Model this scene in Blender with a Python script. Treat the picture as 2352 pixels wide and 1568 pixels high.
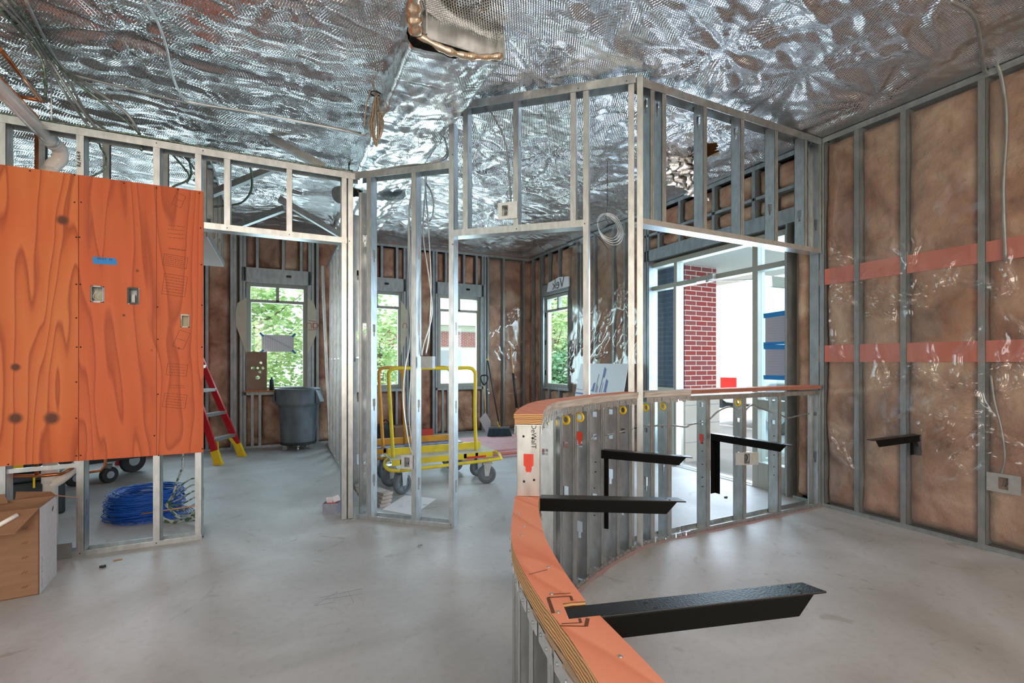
import bpy, math, random
import numpy as np
from mathutils import Vector, Matrix, noise
random.seed(7)
S = bpy.context.scene
for o in list(bpy.data.objects): bpy.data.objects.remove(o)
C = S.collection
# ------------------------------------------------------------ camera / light
H = 1.28; F = 1094.0; HY = 832.0; CX = 1176.0
TH = math.atan2(536, 1094); c_, s_ = math.cos(TH), math.sin(TH)
cam = bpy.data.cameras.new('camera'); co = bpy.data.objects.new('camera', cam); C.objects.link(co)
co.location = (0, 0, H); co.rotation_euler = (math.pi/2, 0, -TH)
cam.sensor_width = 36; cam.lens = F/2352*36; cam.shift_y = (HY-784)/2352; cam.clip_start = .05; cam.clip_end = 300
S.camera = co
S.view_settings.view_transform = 'Standard'; S.view_settings.look = 'None'
S.view_settings.gamma = 1; S.view_settings.use_curve_mapping = False
S.view_settings.exposure = 0.0
S.cycles.use_denoising = True
S.cycles.max_bounces = 9; S.cycles.diffuse_bounces = 4; S.cycles.glossy_bounces = 4
S.cycles.transparent_max_bounces = 12; S.cycles.transmission_bounces = 4
S.cycles.caustics_reflective = True; S.cycles.caustics_refractive = False
S.cycles.sample_clamp_indirect = 6
w = bpy.data.worlds.new('world'); S.world = w; w.use_nodes = True
bg = w.node_tree.nodes['Background']; bg.inputs[0].default_value = (.86, .94, 1, 1); bg.inputs[1].default_value = 2.6
sl = bpy.data.lights.new('sun', 'SUN'); sl.energy = 4.5; sl.angle = math.radians(1.5); sl.color = (1, .96, .9)
so = bpy.data.objects.new('sun', sl); C.objects.link(so)
so.rotation_euler = Vector((.5, .4, -.9)).to_track_quat('-Z', 'Y').to_euler()
def area(name, loc, aim, sx, sy, power, col):
    l = bpy.data.lights.new(name, 'AREA'); l.shape = 'RECTANGLE'; l.size = sx; l.size_y = sy; l.energy = power; l.color = col
    o = bpy.data.objects.new(name, l); C.objects.link(o); o.location = loc
    o.rotation_euler = (Vector(aim)-Vector(loc)).to_track_quat('-Z', 'Y').to_euler(); return o
# window and entry daylight outside the glass; rear and side lamps are added fill
WARM = (1, .74, .50); COOL = (.66, .82, 1)
area('fill_rear_left', (-1.6, -3.05, 2.05), (-1.6, 1, 2.15), 2.2, 1.8, 80, WARM)  # warm fill lamp added behind the camera
area('fill_rear_right', (1.9, -3.05, 2.05), (1.9, 1, 2.15), 2.2, 1.8, 80, WARM)  # second added warm fill, at the right rear opening
area('fill_side', (-4.15, .4, 1.7), (0, .4, 1.5), 2.2, 2.2, 26, (1, .9, .8))  # added fill through an unseen opening in the left wall
area('daylight_entry', (4.75, 3.9, 1.5), (0, 3.9, 1.1), 1.9, 2.3, 105, COOL)
for i, x in enumerate((-2.98, -1.495, -.014, 1.47, 2.93)):
    area('daylight_back', (x, 8.42, 1.65), (x, 0, 1.2), .7, 1.5, 34, (.76, .90, 1))
area('daylight_side_window', (4.7, 7.16, 1.65), (0, 7.16, 1.2), .7, 1.5, 40, (.76, .90, 1))

# ------------------------------------------------------------ projection helpers (pixel measured in the photo -> point in the room)
def c2w(X, Y, z=None):
    p = (X*c_+Y*s_, -X*s_+Y*c_)
    return p if z is None else (p[0], p[1], z)
def ray(px):
    a = (px-CX)/F; return (a*c_+s_, -a*s_+c_)
def onz(px, py, z):
    Y = (H-z)*F/(py-HY); return c2w((px-CX)/F*Y, Y)
def onx(px, py, x):
    d = ray(px); t = x/d[0]; return (x, d[1]*t, H+(HY-py)*t/F)
def ony(px, py, y):
    d = ray(px); t = y/d[1]; return (d[0]*t, y, H+(HY-py)*t/F)
def atd(px, py, Y):
    return c2w((px-CX)/F*Y, Y, H+(HY-py)*Y/F)
def online(px, A, B):
    d = ray(px); ex, ey = B[0]-A[0], B[1]-A[1]
    det = d[0]*(-ey)+ex*d[1]; t = (A[0]*(-ey)+ex*A[1])/det
    return (d[0]*t, d[1]*t)

# ------------------------------------------------------------ materials
def nt(name):
    m = bpy.data.materials.new(name); m.use_nodes = True
    return m, m.node_tree.nodes, m.node_tree.links, m.node_tree.nodes['Principled BSDF']
def mat(name, col, rough=.5, metal=0, c2=None, scale=8, stretch=(1, 1, 1), bump=0, bscale=None, detail=4, coat=0, lo=.35, hi=.65, trans=0, spec=.5, dist=0.01):
    m, N, L, P = nt(name)
    P.inputs['Base Color'].default_value = (*col, 1); P.inputs['Roughness'].default_value = rough
    P.inputs['Metallic'].default_value = metal; P.inputs['Coat Weight'].default_value = coat
    P.inputs['Specular IOR Level'].default_value = spec
    if c2 is not None or bump:
        tc = N.new('ShaderNodeTexCoord'); mp = N.new('ShaderNodeMapping'); mp.inputs['Scale'].default_value = stretch
        L.new(tc.outputs['Object'], mp.inputs[0])
        n = N.new('ShaderNodeTexNoise'); n.inputs['Scale'].default_value = scale; n.inputs['Detail'].default_value = detail
        L.new(mp.outputs[0], n.inputs['Vector'])
        if c2 is not None:
            r = N.new('ShaderNodeValToRGB'); r.color_ramp.elements[0].position = lo; r.color_ramp.elements[1].position = hi
            r.color_ramp.elements[0].color = (*col, 1); r.color_ramp.elements[1].color = (*c2, 1)
            L.new(n.outputs[0], r.inputs[0]); L.new(r.outputs[0], P.inputs['Base Color'])
        if bump:
            n2 = N.new('ShaderNodeTexNoise'); n2.inputs['Scale'].default_value = bscale or scale*4; n2.inputs['Detail'].default_value = 3
            L.new(mp.outputs[0], n2.inputs['Vector'])
            b = N.new('ShaderNodeBump'); b.inputs['Strength'].default_value = bump; b.inputs['Distance'].default_value = dist
            L.new(n2.outputs[0], b.inputs['Height']); L.new(b.outputs[0], P.inputs['Normal'])
    return m
M = {}
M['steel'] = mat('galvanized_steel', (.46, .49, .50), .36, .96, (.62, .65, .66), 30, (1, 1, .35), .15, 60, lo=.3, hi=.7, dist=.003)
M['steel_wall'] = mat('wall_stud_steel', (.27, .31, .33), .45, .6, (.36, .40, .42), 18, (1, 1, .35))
M['steel_dk'] = mat('dull_steel', (.30, .32, .32), .45, .7, (.38, .40, .40), 14)
M['steel_lt'] = mat('bright_steel', (.66, .68, .69), .3, .8, (.75, .77, .78), 30)
M['alu'] = mat('grey_aluminium', (.33, .34, .31), .45, .3)
M['alu_w'] = mat('window_frame_grey', (.34, .35, .31), .5, .1)
M['white'] = mat('white_plastic', (.78, .76, .72), .4)
M['pvc'] = mat('white_pipe', (.80, .76, .71), .32, 0, (.74, .69, .64), 6)
M['copper'] = mat('copper', (.70, .26, .10), .28, .9, (.50, .17, .07), 12)
M['black'] = mat('black_metal', (.004, .004, .005), .30, 0, None, 30, bump=.25, bscale=180, dist=.002, spec=.4)
M['blackweb'] = mat('matt_black_metal', (.003, .003, .003), .6, 0, spec=.12)
M['rubber'] = mat('black_rubber', (.02, .022, .025), .6)
M['dark'] = mat('dark_plastic', (.018, .03, .038), .45)
M['kraft'] = mat('kraft_cardboard', (.28, .15, .085), .8, 0, (.235, .125, .07), 5, (1, 1, 6), .05)
M['boxwhite'] = mat('white_card', (.55, .51, .51), .7, 0, (.50, .465, .465), 40)
M['paper'] = mat('paper', (.80, .82, .86), .7)
M['paperback'] = mat('backlit_paper', (.42, .42, .50), .7)  # paper greyed so the backlit shade sits in its colour
M['tape'] = mat('blue_tape', (.01, .22, .60), .5)
M['ink'] = mat('ink', (.02, .02, .025), .6)
M['stamp'] = mat('stamp_ink', (.13, .045, .02), .8)
M['ledgeedge'] = mat('painted_ply_edge', (.40, .17, .12), .7, 0, (.30, .12, .08), 9, (1, 1, 14))
M['inkgrey'] = mat('grey_ink', (.35, .36, .42), .8)
M['yellow'] = mat('yellow_paint', (.78, .62, .03), .35, 0, (.60, .50, .06), 9, lo=.45, hi=.75)
M['orange'] = mat('orange_paint', (.78, .36, .03), .35, 0, (.60, .30, .05), 9)
M['bluep'] = mat('blue_paint', (.03, .13, .38), .4, 0, (.25, .32, .42), 14)
M['red'] = mat('red_fibreglass', (.52, .012, .02), .32)
M['redp'] = mat('red_plastic', (.62, .06, .03), .45)
M['yplast'] = mat('yellow_plastic', (.82, .56, .02), .4)
M['grom'] = mat('yellow_grommet', (.85, .58, .02), .35)
M['bluecable'] = mat('blue_cable', (.005, .10, .50), .35)
M['wood'] = mat('raw_wood', (.50, .27, .11), .7, 0, (.62, .38, .18), 5, (1, 1, 8), .1)
M['woodo'] = mat('orange_wood', (.55, .22, .07), .7, 0, (.42, .15, .05), 6, (6, 1, 1))
M['grey_can'] = mat('grey_barrel_plastic', (.09, .115, .135), .5, 0, (.20, .235, .26), 5, (1, 1, .5), .05, lo=.4, hi=.75)
M['gyp'] = mat('drywall_face', (.56, .45, .41), .8)
M['sheath'] = mat('exterior_sheathing', (.40, .30, .20), .9)
M['sheathdark'] = mat('interior_board', (.42, .36, .30), .9, 0, (.36, .31, .26), 2)
M['cream'] = mat('cream_membrane', (.60, .55, .42), .6, 0, (.52, .48, .38), 6)
M['rededge'] = mat('red_ink', (.45, .10, .07), .6)
M['wallpink'] = mat('pink_board', (.62, .20, .15), .6, 0, (.54, .16, .12), 4, (1, 5, 1))
M['signw'] = mat('white_sign', (.66, .71, .78), .35)
M['signb'] = mat('sign_blue', (.02, .07, .32), .4)
M['signg'] = mat('sign_grey', (.22, .22, .30), .4)
M['skinw'] = mat('blade_metal', (.42, .46, .52), .4, .6)
M['broom'] = mat('broom_bristle', (.01, .035, .05), .8, 0, (.02, .06, .08), 60, (1, 1, .1))
M['conc_out'] = mat('outside_concrete', (.40, .40, .40), .9, 0, (.34, .34, .34), 1.5)
M['grass'] = mat('outside_ground', (.35, .42, .22), .9, 0, (.5, .5, .42), .6)
M['leaf'] = mat('leaf', (.42, .62, .26), .55, 0, (.78, .88, .55), 1.6, lo=.4, hi=.6)
M['leaf2'] = mat('leaf_dark', (.14, .32, .18), .55, 0, (.30, .50, .30), 2)
M['bark'] = mat('bark', (.25, .20, .15), .9)
M['soffit'] = mat('canopy_white', (.80, .80, .78), .8)
M['carpaint'] = mat('white_car_paint', (.85, .86, .88), .25, 0, coat=.5)
M['tail'] = mat('tail_light_red', (.75, .01, .02), .15, 0, coat=.5)
M['chrome'] = mat('chrome', (.7, .7, .72), .12, 1)
M['tyre'] = mat('tyre', (.03, .03, .032), .8)
M['carglass'] = mat('car_glass', (.05, .06, .07), .05)
M['roofing'] = mat('grey_roof', (.5, .48, .47), .8)
M['gmc'] = mat('green_armoured_cable', (.09, .15, .11), .35, .5, (.26, .30, .27), 60, lo=.45, hi=.6)
M['pinkwool'] = mat('pink_wool', (.6, .25, .2), .9)

# glass: thin pane, mostly clear
def glassmat():
    m = bpy.data.materials.new('window_glass'); m.use_nodes = True; N = m.node_tree.nodes; L = m.node_tree.links; N.clear()
    o = N.new('ShaderNodeOutputMaterial'); t = N.new('ShaderNodeBsdfTransparent'); g = N.new('ShaderNodeBsdfGlossy')
    t.inputs[0].default_value = (.86, .93, .94, 1); g.inputs['Roughness'].default_value = .03
    fc = N.new('ShaderNodeLayerWeight'); fc.inputs[0].default_value = .5; pw = N.new('ShaderNodeMath'); pw.operation = 'POWER'; pw.inputs[1].default_value = 5; L.new(fc.outputs['Facing'], pw.inputs[0])
    fr = N.new('ShaderNodeMath'); fr.operation = 'MULTIPLY_ADD'; fr.inputs[1].default_value = .7; fr.inputs[2].default_value = .03; L.new(pw.outputs[0], fr.inputs[0]); mx = N.new('ShaderNodeMixShader')
    L.new(fr.outputs[0], mx.inputs[0]); L.new(t.outputs[0], mx.inputs[1]); L.new(g.outputs[0], mx.inputs[2]); L.new(mx.outputs[0], o.inputs[0]); return m
M['glass'] = glassmat()
def polymat(name, base=.11, haze=.05):
    m = bpy.data.materials.new(name); m.use_nodes = True; N = m.node_tree.nodes; L = m.node_tree.links; N.clear()
    o = N.new('ShaderNodeOutputMaterial'); t = N.new('ShaderNodeBsdfTransparent'); g = N.new('ShaderNodeBsdfGlossy')
    t.inputs[0].default_value = (.93, .92, .90, 1); g.inputs['Roughness'].default_value = .10
    d = N.new('ShaderNodeBsdfDiffuse'); d.inputs[0].default_value = (.75, .72, .68, 1)
    tc = N.new('ShaderNodeTexCoord'); n = N.new('ShaderNodeTexNoise'); n.noise_type = 'RIDGED_MULTIFRACTAL'
    mp = N.new('ShaderNodeMapping'); mp.inputs['Rotation'].default_value = (.6, 0, 0); mp.inputs['Scale'].default_value = (1, 1, .45)
    n.inputs['Scale'].default_value = 5; n.inputs['Detail'].default_value = 4; n.inputs['Distortion'].default_value = .6
    L.new(tc.outputs['Object'], mp.inputs[0]); L.new(mp.outputs[0], n.inputs['Vector'])
    b = N.new('ShaderNodeBump'); b.inputs['Strength'].default_value = .3; b.inputs['Distance'].default_value = .012
    L.new(n.outputs[0], b.inputs['Height']); L.new(b.outputs[0], g.inputs['Normal'])
    lw = N.new('ShaderNodeLayerWeight'); lw.inputs[0].default_value = .5; L.new(b.outputs[0], lw.inputs['Normal'])
    pw = N.new('ShaderNodeMath'); pw.operation = 'POWER'; pw.inputs[1].default_value = 4; L.new(lw.outputs['Facing'], pw.inputs[0])
    ad = N.new('ShaderNodeMath'); ad.operation = 'MULTIPLY_ADD'; ad.inputs[1].default_value = .5; ad.inputs[2].default_value = base
    L.new(pw.outputs[0], ad.inputs[0])
    m1 = N.new('ShaderNodeMixShader'); m1.inputs[0].default_value = haze; L.new(t.outputs[0], m1.inputs[1]); L.new(d.outputs[0], m1.inputs[2])
    m2 = N.new('ShaderNodeMixShader'); L.new(ad.outputs[0], m2.inputs[0]); L.new(m1.outputs[0], m2.inputs[1]); L.new(g.outputs[0], m2.inputs[2])
    L.new(m2.outputs[0], o.inputs[0]); return m
M['poly'] = polymat('clear_poly_sheet')

def foilmat(name, col=(.72, .72, .73), rough=.14, gridstr=.6):
    m, N, L, P = nt(name)
    P.inputs['Base Color'].default_value = (*col, 1); P.inputs['Metallic'].default_value = 1; P.inputs['Roughness'].default_value = rough
    tc = N.new('ShaderNodeTexCoord'); mp = N.new('ShaderNodeMapping'); mp.inputs['Rotation'].default_value = (0, 0, .15)
    L.new(tc.outputs['Object'], mp.inputs[0])
    def wave(rot, sc):
        q = N.new('ShaderNodeMapping'); q.inputs['Rotation'].default_value = (0, 0, rot); L.new(tc.outputs['Object'], q.inputs[0])
        x = N.new('ShaderNodeTexWave'); x.inputs['Scale'].default_value = sc; x.inputs['Distortion'].default_value = .6; x.inputs['Detail'].default_value = 1
        x.inputs['Detail Scale'].default_value = .5
        L.new(q.outputs[0], x.inputs[0])
        p = N.new('ShaderNodeMath'); p.operation = 'POWER'; p.inputs[1].default_value = 6; L.new(x.outputs['Fac'], p.inputs[0]); return p
    a = wave(.5, 22); b = wave(-.6, 22)
    mxm = N.new('ShaderNodeMath'); mxm.operation = 'MAXIMUM'; L.new(a.outputs[0], mxm.inputs[0]); L.new(b.outputs[0], mxm.inputs[1])
    n1 = N.new('ShaderNodeTexNoise'); n1.inputs['Scale'].default_value = 7; n1.inputs['Detail'].default_value = 6; n1.inputs['Distortion'].default_value = 1.2
    mq = N.new('ShaderNodeMapping'); mq.inputs['Scale'].default_value = (.45, 1.5, 1); L.new(mp.outputs[0], mq.inputs[0]); L.new(mq.outputs[0], n1.inputs['Vector'])
    n1.noise_type = 'RIDGED_MULTIFRACTAL'
    b1 = N.new('ShaderNodeBump'); b1.inputs['Strength'].default_value = .34; b1.inputs['Distance'].default_value = .02; L.new(n1.outputs[0], b1.inputs['Height'])
    b2 = N.new('ShaderNodeBump'); b2.inputs['Strength'].default_value = gridstr; b2.inputs['Distance'].default_value = .004
    L.new(mxm.outputs[0], b2.inputs['Height']); L.new(b1.outputs[0], b2.inputs['Normal'])
    L.new(b2.outputs[0], P.inputs['Normal'])
    return m
M['foil'] = foilmat('foil_facing')
M['foil2'] = foilmat('crumpled_foil', (.74, .75, .76), .24, .1)
M['foilgold'] = foilmat('golden_foil', (.85, .66, .48), .25, .1)

def insul():
    m, N, L, P = nt('pink_fibreglass_batt')
    P.inputs['Roughness'].default_value = 1; P.inputs['Specular IOR Level'].default_value = .1
    tc = N.new('ShaderNodeTexCoord')
    n = N.new('ShaderNodeTexNoise'); n.inputs['Scale'].default_value = 3.2; n.inputs['Detail'].default_value = 7; n.inputs['Distortion'].default_value = .5
    L.new(tc.outputs['Object'], n.inputs['Vector'])
    r = N.new('ShaderNodeValToRGB'); e = r.color_ramp.elements
    e[0].position = .30; e[0].color = (.20, .115, .08, 1); e[1].position = .72; e[1].color = (.60, .46, .34, 1)
    k = e.new(.50); k.color = (.42, .27, .19, 1)
    L.new(n.outputs[0], r.inputs[0])
    n2 = N.new('ShaderNodeTexNoise'); n2.inputs['Scale'].default_value = .9; L.new(tc.outputs['Object'], n2.inputs['Vector'])
    r2 = N.new('ShaderNodeValToRGB'); r2.color_ramp.elements[0].position = .42; r2.color_ramp.elements[1].position = .66
    r2.color_ramp.elements[0].color = (1, 1, 1, 1); r2.color_ramp.elements[1].color = (1.0, .80, .78, 1)
    L.new(n2.outputs[0], r2.inputs[0])
    mx = N.new('ShaderNodeMix'); mx.data_type = 'RGBA'; mx.blend_type = 'MULTIPLY'; mx.inputs[0].default_value = 1
    L.new(r.outputs[0], mx.inputs[6]); L.new(r2.outputs[0], mx.inputs[7]); L.new(mx.outputs[2], P.inputs['Base Color'])
    b = N.new('ShaderNodeBump'); b.inputs['Strength'].default_value = .9; b.inputs['Distance'].default_value = .03
    n3 = N.new('ShaderNodeTexNoise'); n3.inputs['Scale'].default_value = 13; n3.inputs['Detail'].default_value = 6; L.new(tc.outputs['Object'], n3.inputs['Vector'])
    L.new(n3.outputs[0], b.inputs['Height']); L.new(b.outputs[0], P.inputs['Normal']); return m
M['insul'] = insul()

def floormat():
    m, N, L, P = nt('concrete_slab')
    tc = N.new('ShaderNodeTexCoord')
    def noi(sc, det, dist=0):
        n = N.new('ShaderNodeTexNoise'); n.inputs['Scale'].default_value = sc; n.inputs['Detail'].default_value = det; n.inputs['Distortion'].default_value = dist
        L.new(tc.outputs['Object'], n.inputs['Vector']); return n
    n = noi(1.1, 9, 1.2); r = N.new('ShaderNodeValToRGB'); e = r.color_ramp.elements
    e[0].position = .3; e[0].color = (.355, .345, .335, 1); e[1].position = .7; e[1].color = (.53, .54, .56, 1)
    L.new(n.outputs[0], r.inputs[0])
    n2 = noi(26, 6); r2 = N.new('ShaderNodeValToRGB'); r2.color_ramp.elements[0].position = .30; r2.color_ramp.elements[1].position = .5
    r2.color_ramp.elements[0].color = (.92, .91, .90, 1); r2.color_ramp.elements[1].color = (1, 1, 1, 1); L.new(n2.outputs[0], r2.inputs[0])
    mx = N.new('ShaderNodeMix'); mx.data_type = 'RGBA'; mx.blend_type = 'MULTIPLY'; mx.inputs[0].default_value = 1
    L.new(r.outputs[0], mx.inputs[6]); L.new(r2.outputs[0], mx.inputs[7])
    # dark scuffs
    n4 = noi(3.1, 9, 2.2); r4 = N.new('ShaderNodeValToRGB'); r4.color_ramp.elements[0].position = .645; r4.color_ramp.elements[1].position = .70
    r4.color_ramp.elements[0].color = (1, 1, 1, 1); r4.color_ramp.elements[1].color = (.80, .77, .73, 1); L.new(n4.outputs[0], r4.inputs[0])
    mx2 = N.new('ShaderNodeMix'); mx2.data_type = 'RGBA'; mx2.blend_type = 'MULTIPLY'; mx2.inputs[0].default_value = 1
    L.new(mx.outputs[2], mx2.inputs[6]); L.new(r4.outputs[0], mx2.inputs[7]); L.new(mx2.outputs[2], P.inputs['Base Color'])
    n3 = noi(1.6, 6); mr = N.new('ShaderNodeMapRange'); mr.inputs['To Min'].default_value = .38; mr.inputs['To Max'].default_value = .62; L.new(n3.outputs[0], mr.inputs[0])
    L.new(mr.outputs[0], P.inputs['Roughness'])
    b = N.new('ShaderNodeBump'); b.inputs['Strength'].default_value = .12; b.inputs['Distance'].default_value = .005; L.new(n2.outputs[0], b.inputs['Height']); L.new(b.outputs[0], P.inputs['Normal'])
    return m
M['floor'] = floormat()

def plymat(name, a, b, c, along='Z', seed=0, knots=()):
    # face-veneer plywood: cathedral grain running along one axis, knots as real dark rings of grain
    m, N, L, P = nt(name); P.inputs['Roughness'].default_value = .62
    tc = N.new('ShaderNodeTexCoord'); mp = N.new('ShaderNodeMapping'); mp.inputs['Location'].default_value = (seed, seed*.7, seed*.3)
    sc = {'Z': (1.7, 1.0, .22), 'X': (.22, 1.7, 1), 'Y': (1.7, .22, 1)}[along]; mp.inputs['Scale'].default_value = sc
    L.new(tc.outputs['Object'], mp.inputs[0])
    n = N.new('ShaderNodeTexNoise'); n.inputs['Scale'].default_value = 1.7; n.inputs['Detail'].default_value = 2.5; n.inputs['Distortion'].default_value = .35
    L.new(mp.outputs[0], n.inputs['Vector'])
    mul = N.new('ShaderNodeMath'); mul.operation = 'MULTIPLY'; mul.inputs[1].default_value = 13; L.new(n.outputs[0], mul.inputs[0])
    fr = N.new('ShaderNodeMath'); fr.operation = 'FRACT'; L.new(mul.outputs[0], fr.inputs[0])
    r = N.new('ShaderNodeValToRGB'); e = r.color_ramp.elements
    e[0].position = 0; e[0].color = (*a, 1); e[1].position = 1; e[1].color = (*a, 1); k = e.new(.7); k.color = (*b, 1); k = e.new(.9); k.color = (*c, 1)
    L.new(fr.outputs[0], r.inputs[0])
    n2 = N.new('ShaderNodeTexNoise'); n2.inputs['Scale'].default_value = 1.7; n2.inputs['Detail'].default_value = 5; L.new(tc.outputs['Object'], n2.inputs['Vector'])
    r2 = N.new('ShaderNodeValToRGB'); r2.color_ramp.elements[0].position = .35; r2.color_ramp.elements[1].position = .7
    r2.color_ramp.elements[0].color = (1, 1.0, 1.0, 1); r2.color_ramp.elements[1].color = (1.0, .82, .76, 1); L.new(n2.outputs[0], r2.inputs[0])
    mx = N.new('ShaderNodeMix'); mx.data_type = 'RGBA'; mx.blend_type = 'MULTIPLY'; mx.inputs[0].default_value = 1
    L.new(r.outputs[0], mx.inputs[6]); L.new(r2.outputs[0], mx.inputs[7])
    out = mx.outputs[2]
    for (kx, ky, kz, kr) in knots:
        vd = N.new('ShaderNodeVectorMath'); vd.operation = 'DISTANCE'; L.new(tc.outputs['Object'], vd.inputs[0]); vd.inputs[1].default_value = (kx, ky, kz)
        rr = N.new('ShaderNodeMapRange'); rr.inputs['From Min'].default_value = kr*.55; rr.inputs['From Max'].default_value = kr*1.1; L.new(vd.outputs['Value'], rr.inputs[0])
        mk = N.new('ShaderNodeMix'); mk.data_type = 'RGBA'; L.new(rr.outputs[0], mk.inputs[0]); mk.inputs[6].default_value = (.11, .03, .01, 1)
        L.new(out, mk.inputs[7]); out = mk.outputs[2]
    L.new(out, P.inputs['Base Color'])
    n3 = N.new('ShaderNodeTexNoise'); n3.inputs['Scale'].default_value = 60; mp3 = N.new('ShaderNodeMapping')
    mp3.inputs['Scale'].default_value = {'Z': (1, 1, .05), 'X': (.05, 1, 1), 'Y': (1, .05, 1)}[along]; L.new(tc.outputs['Object'], mp3.inputs[0]); L.new(mp3.outputs[0], n3.inputs['Vector'])
    bb = N.new('ShaderNodeBump'); bb.inputs['Strength'].default_value = .15; bb.inputs['Distance'].default_value = .003; L.new(n3.outputs[0], bb.inputs['Height']); L.new(bb.outputs[0], P.inputs['Normal'])
    return m
def plyedge():
    m, N, L, P = nt('plywood_edge'); P.inputs['Roughness'].default_value = .8
    tc = N.new('ShaderNodeTexCoord'); sx = N.new('ShaderNodeSeparateXYZ'); L.new(tc.outputs['Object'], sx.inputs[0])
    n = N.new('ShaderNodeTexNoise'); n.inputs['Scale'].default_value = 14; L.new(tc.outputs['Object'], n.inputs['Vector'])
    ad = N.new('ShaderNodeMath'); ad.operation = 'MULTIPLY_ADD'; ad.inputs[1].default_value = .013; L.new(n.outputs[0], ad.inputs[0]); L.new(sx.outputs[2], ad.inputs[2])
    mu = N.new('ShaderNodeMath'); mu.operation = 'MULTIPLY'; mu.inputs[1].default_value = 2*math.pi/.0085; L.new(ad.outputs[0], mu.inputs[0])
    si = N.new('ShaderNodeMath'); si.operation = 'SINE'; L.new(mu.outputs[0], si.inputs[0])
    r = N.new('ShaderNodeValToRGB'); r.color_ramp.elements[0].position = .15; r.color_ramp.elements[0].color = (.20, .085, .035, 1)
    r.color_ramp.elements[1].position = .6; r.color_ramp.elements[1].color = (.60, .36, .16, 1)
    mr = N.new('ShaderNodeMapRange'); mr.inputs['From Min'].default_value = -1; L.new(si.outputs[0], mr.inputs[0]); L.new(mr.outputs[0], r.inputs[0])
    L.new(r.outputs[0], P.inputs['Base Color']); return m
M['plyedge'] = plyedge()
M['ledge'] = plymat('pink_fire_rated_plywood', (.86, .34, .20), (.82, .30, .17), (.74, .25, .13), 'Y', 2)
M['pinkply'] = plymat('faded_pink_plywood', (.60, .36, .38), (.55, .31, .33), (.50, .27, .29), 'X', 5)
M['greyply'] = mat('weathered_ply_edge', (.55, .52, .49), .8, 0, (.40, .35, .31), 7, (1, 1, 12), lo=.4, hi=.62)

def brickmat(name, c1, c2, mortar, sc=1.0):
    m, N, L, P = nt(name); P.inputs['Roughness'].default_value = .85
    tc = N.new('ShaderNodeTexCoord'); sx = N.new('ShaderNodeSeparateXYZ'); L.new(tc.outputs['Object'], sx.inputs[0])
    ad = N.new('ShaderNodeMath'); ad.operation = 'ADD'; L.new(sx.outputs[0], ad.inputs[0]); L.new(sx.outputs[1], ad.inputs[1])
    cb = N.new('ShaderNodeCombineXYZ'); L.new(ad.outputs[0], cb.inputs[0]); L.new(sx.outputs[2], cb.inputs[1])
    b = N.new('ShaderNodeTexBrick'); b.inputs['Color1'].default_value = (*c1, 1); b.inputs['Color2'].default_value = (*c2, 1); b.inputs['Mortar'].default_value = (*mortar, 1)
    b.inputs['Scale'].default_value = sc; b.inputs['Mortar Size'].default_value = .006; b.inputs['Brick Width'].default_value = .203; b.inputs['Row Height'].default_value = .0677
    b.inputs['Mortar Smooth'].default_value = .1
    L.new(cb.outputs[0], b.inputs[0]); L.new(b.outputs[0], P.inputs['Base Color']); return m
M['brick'] = brickmat('red_brick', (.36, .055, .05), (.30, .09, .10), (.75, .70, .66))
M['brickshade'] = brickmat('shaded_brick', (.10, .14, .22), (.085, .12, .19), (.14, .18, .26))  # bluish dark copy of the brick, shade put into the colour
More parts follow.
